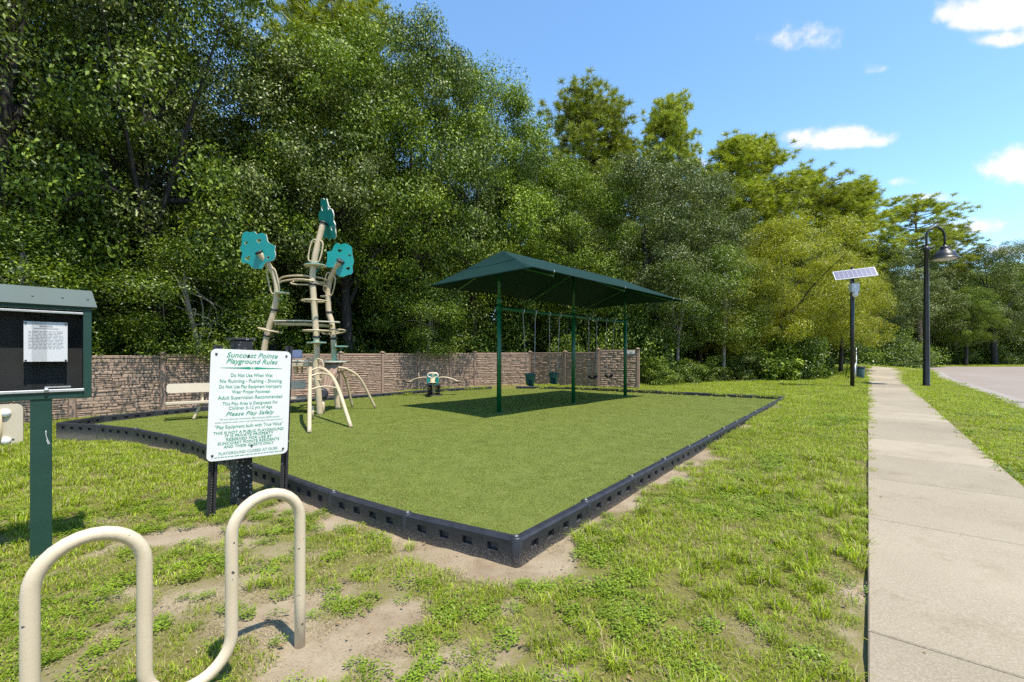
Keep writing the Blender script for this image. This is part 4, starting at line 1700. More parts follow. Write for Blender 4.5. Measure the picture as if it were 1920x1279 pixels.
# ------------------------------------------------------------------ shade canopy and swings
def build_shelter():
    P0 = Vector((-.37, 12.6, TURF_Z))
    u = Vector((.69, .725, 0)).normalized()
    v = Vector((u.y, -u.x, 0))
    root = thing('shaded_swing_frame', P0, math.atan2(u.y, u.x), 'green steel swing frame with three posts under a dark green shade canopy', 'swing frame')
    # local x along the beam, local -y towards the camera side, z up from the turf
    SP = (0, 3.62, 7.18)
    BEAM = 3.0
    for x in SP:
        m = MB()
        m.tube([(x, 0, -.05), (x, 0, 3.2)], .068, 16)
        m.lathe([(.074, 3.12), (.074, 3.26), (.05, 3.29)], (x, 0, 0), 16)
        m.lathe([(.085, 0), (.085, .012), (.07, .03)], (x, 0, 0), 16)
        po = m.build('post', 'swing_green', root)
        m = MB()
        m.tube([(x, 0, 3.25), (x, 0, 4.52 if x == SP[1] else 4.36)], .046, 14)
        m.build('mast', 'swing_green', root)
        m = MB()
        for s in (-1, 1):
            m.tube([(x, 0, 4.50 if x == SP[1] else 4.34), (x, s * 1.97, 3.69)], .032, 10)
        m.build('rafter', 'swing_green', root)
    m = MB()
    m.tube([(SP[0] + .05, 0, BEAM), (SP[2] - .05, 0, BEAM)], .045, 14)
    for x in SP:
        m.tube([(x - .09, 0, BEAM), (x + .09, 0, BEAM)], .062, 14)
    m.build('beam', 'swing_green', root)
    m = MB()
    m.tube([(.35, 0, 4.53), (SP[2] - .35, 0, 4.53)], .036, 12)
    m.build('ridge_pipe', 'swing_green', root)
    # fabric: hipped, edges drawn in between the rafter ends
    E0, E1, W = -.92, SP[2] + .8, 2.08
    EZ, RZ = 3.76, 4.68
    RA, RB = Vector((.14, 0, RZ)), Vector((SP[2] - .14, 0, RZ))
    corners = [Vector((E0, -W, EZ)), Vector((E1, -W, EZ)), Vector((E1, W, EZ)), Vector((E0, W, EZ))]
    anchor = {1: [E0, SP[0], SP[1], SP[2], E1]}

    def eave(i, t):
        """point on eave i (0 near side, 1 far end, 2 back side, 3 front end), drawn in between the fixings"""
        p = corners[i].lerp(corners[(i + 1) % 4], t)
        inward = [Vector((0, 1, 0)), Vector((-1, 0, 0)), Vector((0, -1, 0)), Vector((1, 0, 0))][i]
        if i in (1, 3):
            k = 4 * t * (1 - t)
            return p + inward * .17 * k + Vector((0, 0, .05 * k))
        xs = anchor[1]
        for q in range(4):
            if xs[q] <= p.x <= xs[q + 1] + 1e-6:
                f_ = (p.x - xs[q]) / (xs[q + 1] - xs[q])
                k = 4 * f_ * (1 - f_) * min(1, (xs[q + 1] - xs[q]) / 3.5)
                return p + inward * .11 * k + Vector((0, 0, .03 * k))
        return p
    m = MB()
    rim = []
    ns = 14
    for i in range(4):
        r0, r1 = [(RA, RB), (RB, RB), (RB, RA), (RA, RA)][i]
        nt = 48 if i in (0, 2) else 20
        vs, fs = [], []
        for a in range(nt + 1):
            t = a / nt
            e = eave(i, t)
            if a < nt:
                rim.append(e)
            r_ = r0.lerp(r1, t)
            for q in range(ns + 1):
                f_ = q / ns
                p = e.lerp(r_, f_)
                p.z -= .05 * math.sin(PI * f_) * (.35 + .65 * 4 * t * (1 - t))
                vs.append(p)
        for a in range(nt):
            for q in range(ns):
                k = a * (ns + 1) + q
                fs.append((k, k + 1, k + ns + 2, k + ns + 1))
        m.raw(vs, fs, smooth=True)
    bmesh.ops.remove_doubles(m.bm, verts=m.bm.verts, dist=.002)
    can = m.build('canopy', 'shade_cloth', root)
    sm = can.modifiers.new('thickness', 'SOLIDIFY')
    sm.thickness = .006
    m = MB()
    m.tube(rim, .016, 6, closed=True)
    m.build('hem', 'shade_cloth', can)
    # sewn seams: one across each end panel, one along the ridge
    for i in (1, 3):
        m = MB()
        pts = []
        for a in range(13):
            t = a / 12
            e = eave(i, t)
            r_ = RB if i == 1 else RA
            p = e.lerp(r_, .5)
            p.z -= .05 * (.35 + .65 * 4 * t * (1 - t)) - .008
            pts.append(p)
        m.tube(pts, .005, 5)
        m.build('seam', 'shade_cloth', can)
    for x in SP:
        for s in (-1, 1):
            m = MB()
            m.lathe([(.03, 0), (.03, .03), (.01, .05)], (x, s * 2.0, 3.76), 8)
            m.build('rafter_bolt', 'silver', root)

    # swings hang from the beam: things of their own
    toW = Matrix.Translation(P0) @ Matrix.Rotation(math.atan2(u.y, u.x), 4, 'Z')

    def hangers(root_s, x0, x1, zc, spread, yo):
        for x, xe in ((x0, (x0 + x1) / 2 - spread), (x1, (x0 + x1) / 2 + spread)):
            m = MB()
            m.box((x, 0, BEAM + .0), (.035, .13, .13), bevel=.012)
            m.tube([(x, 0, BEAM - .05), (x, 0, BEAM - .12)], .014, 8)
            m.build('hanger', 'galvanised', root_s)
            m = MB()
            top, bot = Vector((x, 0, BEAM - .1)), Vector((xe, yo, zc))
            n = 34
            pts = [top.lerp(bot, k / n) for k in range(n + 1)]
            m.tube(pts, [.0125 if k % 2 else .007 for k in range(n + 1)], 6)
            m.build('chain', 'galvanised', root_s)

    def bucket(x0, x1, label, yo):
        r = thing('bucket_swing', P0, math.atan2(u.y, u.x), label, 'swing', 'swings under the canopy')
        xc = (x0 + x1) / 2
        zc = 1.05
        hangers(r, x0, x1, zc, .19, yo)
        m = MB()
        # tapered bucket: back shell full height, front band with crotch strap between two leg holes
        seg, lev = 20, 5
        for lay, off in ((0, 0), (1, -.014)):
            vs_, fs_ = [], []
            for l in range(lev + 1):
                t = l / lev
                z = zc + .02 - .33 * t
                rx, ry = (.19 - .05 * t + off), (.15 - .045 * t + off)
                for k in range(seg):
                    a = 2 * PI * k / seg
                    vs_.append((xc + rx * math.cos(a), yo + ry * math.sin(a), z + .03 * math.sin(a)))
            for l in range(lev):
                for k in range(seg):
                    a = math.degrees(2 * PI * (k + .5) / seg)
                    hole = l >= 2 and (205 < a < 256 or 284 < a < 335)
                    if not hole:
                        fs_.append((l * seg + k, l * seg + (k + 1) % seg, (l + 1) * seg + (k + 1) % seg, (l + 1) * seg + k))
            fs_.append([lev * seg + k for k in range(seg)])
            m.raw(vs_, fs_, smooth=True)
        rim_ = [(xc + .185 * math.cos(2 * PI * k / 24), yo + .146 * math.sin(2 * PI * k / 24), zc + .02 + .03 * math.sin(2 * PI * k / 24)) for k in range(24)]
        m.tube(rim_, .014, 6, closed=True)
        m.build('seat', 'teal_dark', r)

    def belt(x0, x1, label, yo):
        r = thing('belt_swing', P0, math.atan2(u.y, u.x), label, 'swing', 'swings under the canopy')
        xc = (x0 + x1) / 2
        hangers(r, x0, x1, .95, .25, yo)
        m = MB()
        n = 14
        vs_, fs_ = [], []
        for k in range(n + 1):
            t = -1 + 2 * k / n
            z = .95 - .11 * (1 - t * t) - .03
            for y, dz in ((-.08, 0), (.08, 0), (.08, -.014), (-.08, -.014)):
                vs_.append((xc + .24 * t, yo + y * (1 - .25 * abs(t) ** 4), z + dz))
        for k in range(n):
            for q in range(4):
                fs_.append((4 * k + q, 4 * k + (q + 1) % 4, 4 * k + 4 + (q + 1) % 4, 4 * k + 4 + q))
        fs_ += [(0, 1, 2, 3), (4 * n, 4 * n + 3, 4 * n + 2, 4 * n + 1)]
        m.raw(vs_, fs_, smooth=True)
        m.build('seat', 'rubber', r)
        for s in (-1, 1):
            m = MB()
            m.tube([(xc + .24 * s, yo, .92), (xc + .25 * s, yo, .97)], .016, 8)
            m.build('clip', 'galvanised', r)
    bucket(1.02, 1.59, 'green bucket swing nearest the first post', -.05)
    bucket(2.29, 2.84, 'green bucket swing just left of the middle post', .04)
    belt(4.56, 5.09, 'black belt swing just right of the middle post', .0)
    belt(5.76, 6.30, 'black belt swing nearest the far post', .06)


build_shelter()


# ------------------------------------------------------------------ leaf-topped climbing frame
def plate(name, pts, holes, thick, M, parent, core=True):
    """flat cut-out board: outline and holes as one filled curve, light core at the edges"""
    cu = bpy.data.curves.new(name, 'CURVE')
    cu.dimensions = '2D'
    cu.fill_mode = 'BOTH'
    cu.extrude = thick / 2
    for loop in [pts] + holes:
        s = cu.splines.new('POLY')
        s.points.add(len(loop) - 1)
        for i, p in enumerate(loop):
            s.points[i].co = (p[0], p[1], 0, 1)
        s.use_cyclic_u = True
    tmp = bpy.data.objects.new(name, cu)
    me = curve_mesh(tmp, ['teal', 'cream_core'])
    bpy.data.objects.remove(tmp)
    for p in me.polygons:
        p.material_index = 0 if abs(p.normal.z) > .7 else 1
        p.use_smooth = False
    me.transform(M)
    return link(name, me, parent)


def heart(cx, cy, r, rot=0):
    out = []
    for k in range(18):
        t = 2 * PI * k / 18
        x = 16 * math.sin(t) ** 3 / 16
        y = (13 * math.cos(t) - 5 * math.cos(2 * t) - 2 * math.cos(3 * t) - math.cos(4 * t)) / 16
        out.append((cx + r * (x * math.cos(rot) - y * math.sin(rot)), cy + r * (x * math.sin(rot) + y * math.cos(rot))))
    return out


def smooth_loop(pts, n=3):
    return [(p.x, p.y) for p in spline([(*p, 0) for p in pts], n * len(pts), closed=True)]


def build_climber():
    O = Vector((-5.37, 12.3, TURF_Z))
    root = thing('climbing_frame', O, 0, 'cream tube climbing frame with three teal leaf panels on bent poles', 'climbing frame')
    MO = Matrix.Translation(-O)

    def T(pts, r, name, mat='cream_tube', seg=12, closed=False, parent=root, caps=True):
        m = MB(MO)
        m.tube(pts, r, seg, closed=closed, caps=caps)
        return m.build(name, mat, parent)
    poles = {
        'C': [at(600, 781, 12.3), at(597, 735, 12.3), at(592, 690, 12.3), at(594, 652, 12.3), at(590, 586, 12.3), at(586, 525, 12.3), at(589, 492, 12.3), at(594, 466, 12.32), at(606, 418, 12.4)],
        'L': [at(489, 775, 12.9), at(490, 735, 12.9), at(492, 690, 12.9), at(498, 639, 12.9), at(514, 581, 12.9), at(519.5, 545, 12.9), at(516, 522, 12.9), at(509, 506, 12.85), at(485, 473, 12.6)],
        'R': [at(634, 770, 13.6), at(631, 735, 13.6), at(628, 690, 13.6), at(623, 612, 13.6), at(616.5, 586, 13.6), at(615, 551, 13.6), at(617, 532, 13.6), at(621, 519, 13.55), at(638, 489, 13.35)],
    }
    sp = {}
    for k, p in poles.items():
        s = spline(p, 48)
        sp[k] = s
        T(s, .083, 'pole', seg=16)

    def at_row(k, row):
        s = sp[k]
        best = min(range(1, len(s)), key=lambda i: abs(HZ - (s[i].z - CAM_H) * FPX / s[i].y - row))
        t = (s[best] - s[best - 1]).normalized()
        return s[best].copy(), t

    for k, row in (('C', 531), ('C', 632), ('C', 418), ('L', 581), ('L', 632), ('L', 474), ('R', 588), ('R', 636), ('R', 490)):
        c, t = at_row(k, row)
        m = MB(MO)
        m.lathe([(.086, -.028), (.106, -.026), (.106, .026), (.086, .028)], c, 16, axis=t)
        m.tube([c + t.orthogonal().normalized() * .1, c + t.orthogonal().normalized() * .135], .02, 8)
        m.build('clamp', 'black_plastic', root)

    # leaf boards
    k = 12.6 / FPX / 8
    c0 = (345, 715)
    left = [(85, 480), (110, 445), (165, 425), (230, 440), (290, 430), (320, 455), (350, 475), (400, 458), (450, 465), (495, 500), (510, 570), (540, 610), (600, 640),
            (640, 665), (630, 730), (645, 790), (630, 850), (590, 885), (530, 890), (478, 912), (440, 960), (410, 1000), (350, 990), (290, 995), (230, 950), (190, 910),
            (130, 905), (85, 890), (70, 830), (90, 750), (50, 680), (80, 620), (85, 560)]
    loc = lambda p, c, kk: ((p[0] - c[0]) * kk, -(p[1] - c[1]) * kk)
    # facing the camera side: local x right, local y up, turned a little
    Mface = lambda P, rz, rx: MO @ Matrix.Translation(P) @ Matrix.Rotation(rz, 4, 'Z') @ Matrix.Rotation(PI / 2 + rx, 4, 'X')
    lf = smooth_loop([loc(p, c0, k) for p in left])
    plate('leaf_panel', lf, [heart(*loc((160, 598), c0, k), 30 * k, .3), heart(*loc((370, 572), c0, k), 38 * k, .1), heart(*loc((182, 830), c0, k), 42 * k, .3), heart(*loc((523, 832), c0, k), 26 * k, .2)],
          .026, Mface(at(440 + 345 / 8, 380 + 715 / 8, 12.68), -.15, 0), root)
    k2 = 13.3 / FPX / 8
    c2 = (1585, 875)
    right = [(1395, 755), (1460, 730), (1490, 660), (1530, 615), (1590, 632), (1640, 610), (1700, 630), (1745, 665), (1750, 730), (1760, 800), (1775, 880), (1755, 960),
             (1760, 1040), (1730, 1080), (1690, 1085), (1620, 1120), (1560, 1110), (1525, 1090), (1528, 1040), (1500, 1000), (1460, 985), (1410, 985), (1385, 960), (1395, 880), (1400, 810)]
    rt = smooth_loop([loc(p, c2, k2) for p in right])
    plate('leaf_panel', rt, [heart(*loc((1573, 725), c2, k2), 30 * k2, -.1), heart(*loc((1712, 790), c2, k2), 22 * k2, 0), heart(*loc((1692, 990), c2, k2), 30 * k2, .3)],
          .026, Mface(at(440 + 1590 / 8, 380 + 870 / 8, 13.43), .25, 0), root)
    # top leaf, seen at a slant from its shaded side
    nrm = Vector((-.72, -.67, -.18)).normalized()
    ax = Vector((.3, -.05, .95))
    ax = (ax - nrm * ax.dot(nrm)).normalized()
    xx = ax.cross(nrm).normalized()
    Mt = Matrix((xx, ax, nrm)).transposed().to_4x4()
    k3 = k * 1.02
    lf3 = smooth_loop([(p[1] * k3 / k, p[0] * 1.0) for p in [loc(p, (345, 715), k) for p in left]])
    ctr = at(613, 412, 12.52)
    plate('leaf_panel', lf3, [heart(-.25, .3, .075, .2), heart(.2, .33, .07, -.2), heart(.3, -.22, .07, .2), heart(-.2, -.25, .06, 0)], .026, MO @ Matrix.Translation(ctr) @ Mt, root)

    # round footholds: rings with spokes, small discs
    def ring(kp, row, rad, tilt=(0, 0, 1), off=(0, 0, 0)):
        c, t = at_row(kp, row)
        c = c + Vector(off)
        n = Vector(tilt).normalized()
        a = n.orthogonal().normalized()
        b = n.cross(a)
        m = MB(MO)
        m.tube([c + (a * math.cos(q * PI / 14) + b * math.sin(q * PI / 14)) * rad for q in range(28)], .022, 8, closed=True)
        for q in range(4):
            d = a * math.cos(q * PI / 2 + .4) + b * math.sin(q * PI / 2 + .4)
            m.tube([c + d * .07, c + d * rad], .017, 7)
        m.build('ring_step', 'cream_tube', root)

    def disc(kp, row, rad, off=(0, 0, 0), teal=True):
        c, t = at_row(kp, row)
        c = c + Vector(off)
        m = MB(MO)
        m.lathe([(0.0, -.018), (rad, -.018), (rad, .012)], c, 20, mi=1, cap=False)
        m.lathe([(rad, .012), (rad - .01, .02), (0, .02)], c, 20, mi=0, cap=False)
        m.tube([c + Vector((0, 0, -.02)), c + Vector((rad * .5, 0, -.02)), c + Vector((0, 0, -.3)) - Vector(off)], .014, 6)
        m.build('disc_step', ['teal' if teal else 'cream_tube', 'cream_core'], root)
    ring('C', 559, .315)
    ring('C', 622, .33)
    ring('L', 620, .31, (.22, 0, 1), (.05, 0, 0))
    ring('R', 625, .34, (-.15, .1, 1), (.03, 0, 0))
    disc('C', 643.5, .26)
    disc('L', 550, .2, (.17, -.03, 0))
    disc('C', 499, .3, (0, .1, 0))
    disc('R', 645, .22, (.22, 0, 0))
    disc('R', 557, .13, (-.1, 0, 0), False)

    def loop_handle(kp, r0, r1, w, depth=(0, -.05, 0)):
        a, t = at_row(kp, r0)
        b, t2 = at_row(kp, r1)
        side = t.cross(Vector((0, 1, 0))).normalized()
        d = Vector(depth)
        pts = [a + side * .04 + d, a + side * w + (b - a) * .12 + d, b + side * w + (a - b) * .12 + d, b + side * .04 + d,
               b - side * .04 + d, b - side * w + (a - b) * .12 + d, a - side * w + (b - a) * .12 + d, a - side * .04 + d]
        T(spline(pts, 48, closed=True), .02, 'loop_handle', closed=True, seg=8)
    loop_handle('C', 452, 493, .16)
    loop_handle('L', 505, 548, .13)
    loop_handle('R', 517, 550, .16)
    loop_handle('C', 673, 715, .2)

    # overhead loop bars between the poles
    T(spline([at(521, 531, 12.9), at(530, 520, 12.8), at(562, 517, 12.5), at(600, 521, 12.6), at(612, 526, 13.5)], 30), .028, 'overhead_bar', seg=8)
    T(spline([at(519, 533, 12.9), at(532, 527, 12.75), at(560, 524, 12.35), at(588, 527, 12.25), at(611, 532, 13.5)], 30), .028, 'overhead_bar', seg=8)
    T(spline([at(586, 534, 12.3), at(553, 533, 12.4), at(546, 530, 12.5), at(560, 526, 12.6), at(586, 528, 12.3)], 30), .022, 'overhead_bar', seg=8)
    T(spline([at(592, 531, 12.3), at(603, 534, 12.6), at(612, 538, 13.3), at(610, 546, 13.5)], 24), .022, 'overhead_bar', seg=8)
    # balance beam at mid height: thin plank with a tube below
    a, b = at(514, 597, 12.85), at(637, 602, 13.35)
    m = MB(MO)
    d = (b - a).normalized()
    s = Vector((-d.y, d.x, 0)) * .14
    q = [a - s, a + s, b + s, b - s]
    mid = (a + b) / 2 + Vector((0, -.28, .02))
    m.prism([(p.x, p.y) for p in (a - s, a * .5 + mid * .5 - s, mid - s, b * .5 + mid * .5 - s, b - s, b + s, mid + s, a + s)], a.z - .09, a.z - .06, mi=0, side_mi=1)
    m.build('beam_plank', ['cream_tube', 'cream_core'], root)
    T([a + Vector((.02, 0, -.15)), (a + mid) / 2 + Vector((0, 0, -.17)), mid + Vector((0, 0, -.17)), (b + mid) / 2 + Vector((0, 0, -.17)), b + Vector((-.25, 0, -.15))], .05, 'beam_tube', seg=10)
    # deck: teal half-round platform on a ribbed cone, bridge plank leading left
    dz = 1.60
    c = Vector((-5.36, 13.3, 0))
    m = MB(MO)
    pts = [(c.x + .33 * math.cos(t), c.y + .45 * math.sin(t)) for t in [2 * PI * q / 28 for q in range(28)]]
    m.prism(pts, dz - .03, dz + .012, mi=0, side_mi=1)
    m.build('platform', ['teal', 'cream_core'], root)
    m = MB(MO)
    n = 36
    prof = [(.25, dz - .03), (.22, 1.25), (.14, .85), (.07, .55)]
    vs_, fs_ = [], []
    for i, (r_, z) in enumerate(prof):
        for q in range(n):
            t = 2 * PI * q / n
            rr = r_ * (1 + .06 * (1 if q % 4 < 2 else -1))
            cc = c.lerp(Vector((-5.4, 12.6, 0)), i / 3)
            vs_.append((cc.x + rr * math.cos(t), cc.y + rr * math.sin(t), z))
    for i in range(len(prof) - 1):
        for q in range(n):
            fs_.append((i * n + q, i * n + (q + 1) % n, (i + 1) * n + (q + 1) % n, (i + 1) * n + q))
    m.raw(vs_, fs_)
    m.build('ribbed_cone', 'fence_plastic', root)
    e = at(603, 739, 12.5)
    m = MB(MO)
    m.lathe([(.14, -.1), (.17, -.08), (.17, .08), (.10, .1)], e, 18, axis=(.5, -.8, .2))
    m.build('ring_seat', 'black_plastic', root)
    T([at(605, 748, 12.5), at(605, 778, 12.45)], .06, 'stub_post', seg=12)
    a, b = at(528, 676, 12.7), at(590, 677, 12.75)
    m = MB(MO)
    m.prism([(a.x - .6, a.y - .3), (b.x, b.y - .3), (b.x, b.y + .3), (a.x - .6, a.y + .3)], a.z - .02, a.z + .02, mi=0, side_mi=1)
    m.build('bridge_plank', ['black_plastic', 'cream_core'], root)
    m = MB(MO)
    m.box(((a.x + b.x) / 2 - .3, a.y, a.z - .12), (1.5, .5, .12), bevel=.02)
    m.build('bridge_beam', 'cream_tube', root)
    pl = at(557, 664, 12.9)
    m = MB(MO)
    m.box((pl.x, pl.y, pl.z), (.3, .03, .24), bevel=.02)
    m.build('play_panel', 'purple_print', root)
    for px, w in ((555, .12), (566, .05)):
        p = at(px, 693, 12.8)
        m = MB(MO)
        m.box((p.x, p.y, p.z), (w, .1, .2), bevel=.02)
        m.build('bridge_step', 'cream_tube', root)

    # two arched ladders
    def ladder(f1, f2, t1, t2, rungs, side_r):
        m1 = spline([f1, f1.lerp(t1, .42) + Vector((0, 0, .38)), f1.lerp(t1, .75) + Vector((0, 0, .25)), t1], 26)
        m2 = spline([f2, f2.lerp(t2, .42) + Vector((0, 0, .38)), f2.lerp(t2, .75) + Vector((0, 0, .25)), t2], 26)
        T(m1, side_r, 'ladder_rail', seg=10)
        T(m2, side_r, 'ladder_rail', seg=10)
        for f in rungs:
            i = int(f * (len(m1) - 1))
            p, q = m1[i], m2[i]
            T(spline([p, p.lerp(q, .5) + Vector((0, 0, .06)), q], 10), .021, 'rung', seg=8)
    ladder(at(580, 812, 9.3), at(658.5, 802, 10.05), at(582, 690, 11.9), at(599, 689, 12.0), (.3, .52, .72), .045)
    ladder(at(661, 764, 14.0), at(704.5, 766, 13.7), at(631, 693, 13.2), at(634, 689, 13.0), (.38, .6, .8), .038)
    # low cream bar under the frame
    T([at(586, 762, 11.3), at(586, 786, 11.3)], .035, 'stub_post', seg=10)


build_climber()


# ------------------------------------------------------------------ bench and seesaw
def build_bench():
    a, b = Vector((-8.75, 11.12, TURF_Z)), Vector((-6.0, 12.85, TURF_Z))
    d = b - a
    L = d.length
    c = (a + b) / 2
    root = thing('park_bench', c, math.atan2(d.y, d.x), 'long cream plank bench on the turf behind the rules sign', 'bench')
    def plank(name, z, y, h, t, rx=0):
        pts = []
        r = .06
        for (cx_, cz, a0) in ((L / 2 - r, h / 2 - r, 0), (-L / 2 + r, h / 2 - r, 90), (-L / 2 + r, -h / 2 + r, 180), (L / 2 - r, -h / 2 + r, 270)):
            for q in range(5):
                an = math.radians(a0 + q * 22.5)
                pts.append((cx_ + r * math.cos(an), cz + r * math.sin(an)))
        m = MB(Matrix.Translation((0, y, z)) @ Matrix.Rotation(PI / 2 + rx, 4, 'X'))
        m.prism(pts, -t / 2, t / 2)
        return m.build(name, 'cream_plastic', root)
    plank('backrest', .80, .16, .24, .04, -.15)
    plank('seat', .44, -.05, .34, .045, PI / 2)
    for x in (-L / 2 + .75, L / 2 - .5):
        m = MB()
        m.tube(spline([(x - .18, -.1, 0), (x - .09, -.06, .22), (x, -.02, .41)], 10), .035, 10)
        m.tube(spline([(x, .02, .4), (x, .2, .5), (x, .19, .9)], 10), .03, 10)
        m.build('leg', 'cream_tube', root)


build_bench()


def build_seesaw():
    O = Vector((-3.28, 18.4, TURF_Z))
    root = thing('spring_seesaw', O, 0, 'spring seesaw with teal centre panel and cream arms in front of the wall', 'seesaw')
    m = MB()
    for dx in (-.15, .17):
        pts = [(dx + .095 * math.cos(t * .55), .095 * math.sin(t * .55), .05 + .0062 * t) for t in range(58)]
        m.tube(pts, .02, 7)
    m.build('spring', 'black_plastic', root)
    m = MB()
    m.lathe([(.4, 0), (.4, .02), (.38, .035)], (0, 0, 0), 24)
    m.build('base_plate', 'black_plastic', root)
    m = MB()
    m.tube([(.02, -.12, .03), (.02, -.12, .42)], .04, 10)
    m.build('centre_post', 'cream_tube', root)
    m = MB()
    m.box((0, 0, .42), (.62, .5, .04), bevel=.015)
    m.build('spring_plate', 'black_plastic', root)
    loop = smooth_loop([(-.22, -.12), (0, -.2), (.22, -.12), (.25, .05), (.2, .2), (0, .24), (-.2, .2), (-.25, .05)])
    plate('centre_panel', loop, [], .05, Matrix.Translation((0, -.16, .62)) @ Matrix.Rotation(PI / 2, 4, 'X'), root)
    m = MB()
    m.tube([(.22 * math.cos(t), -.17, .84 + .1 * math.sin(t)) for t in [2 * PI * q / 24 for q in range(24)]], .032, 8, closed=True)
    m.tube([(0, -.17, .75), (0, -.17, .94)], .025, 8)
    m.build('grip_ring', 'cream_core', root)
    for (ax, ay, lab) in ((-1, -.1, 0), (1, .1, 0), (-.12, .9, 0), (.12, -.9, 0)):
        # curved plank out to each seat
        n = 14
        vs, fs = [], []
        L = math.hypot(ax, ay)
        ux, uy = ax / L, ay / L
        for k in range(n + 1):
            t = k / n
            z = .74 + .05 * math.sin(t * PI) - .26 * max(0, t - .25) ** 1.3
            w = .11 - .03 * t
            r_ = .12 + .98 * t
            for s, dz in ((-1, 0), (1, 0), (1, -.04), (-1, -.04)):
                vs.append((ux * r_ - uy * w * s, uy * r_ + ux * w * s, z + dz))
        for k in range(n):
            for q in range(4):
                fs.append((4 * k + q, 4 * k + (q + 1) % 4, 4 * k + 4 + (q + 1) % 4, 4 * k + 4 + q))
        fs += [(0, 1, 2, 3), (4 * n, 4 * n + 3, 4 * n + 2, 4 * n + 1)]
        m = MB()
        m.raw(vs, fs, smooth=True)
        m.build('arm', 'cream_tube', root)
        sx, sy = ux * .98, uy * .98
        m = MB()
        m.lathe([(.0, .0), (.15, .0), (.17, .03), (.15, .05), (0, .055)], (sx, sy, .53), 18, cap=False)
        st = m.build('seat', 'black_plastic', root)
        m = MB()
        m.lathe([(.1, .055), (.165, .052), (.165, .07), (.12, .075)], (sx, sy, .53), 18, cap=False)
        m.build('seat_pad', 'cream_tube', st)
        hx, hy = ux * .58, uy * .58
        m = MB()
        m.tube([(hx, hy, .7), (hx + ux * .04, hy + uy * .04, .92)], .017, 8)
        m.tube([(hx + ux * .04 - uy * .12, hy + uy * .04 + ux * .12, .92), (hx + ux * .04 + uy * .12, hy + uy * .04 - ux * .12, .92)], .017, 8)
        m.build('handle', 'cream_tube', root)
        m = MB()
        m.tube([(hx, hy, .68), (hx + ux * .06, hy + uy * .06, .3)], .024, 8)
        m.build('foot_peg', 'cream_tube', root)


build_seesaw()


# ------------------------------------------------------------------ rules sign
def text_mesh(body, size_h, width, shear=0.0, bold=0.0, mat='sign_green'):
    cu = bpy.data.curves.new('lettering', 'FONT')
    cu.body = body
    cu.size = 1
    cu.shear = shear
    cu.offset = bold * .45
    cu.extrude = .0
    cu.resolution_u = 2
    cu.align_x = 'CENTER'
    cu.align_y = 'CENTER'
    tmp = bpy.data.objects.new('lettering', cu)
    me = curve_mesh(tmp, mat)
    bpy.data.objects.remove(tmp)
    xs = [v.co.x for v in me.vertices]
    ys = [v.co.y for v in me.vertices]
    w = max(xs) - min(xs)
    cx_ = (max(xs) + min(xs)) / 2
    me.transform(Matrix.Diagonal((width / w, size_h, 1, 1)) @ Matrix.Translation((-cx_, 0, 0)))
    return me


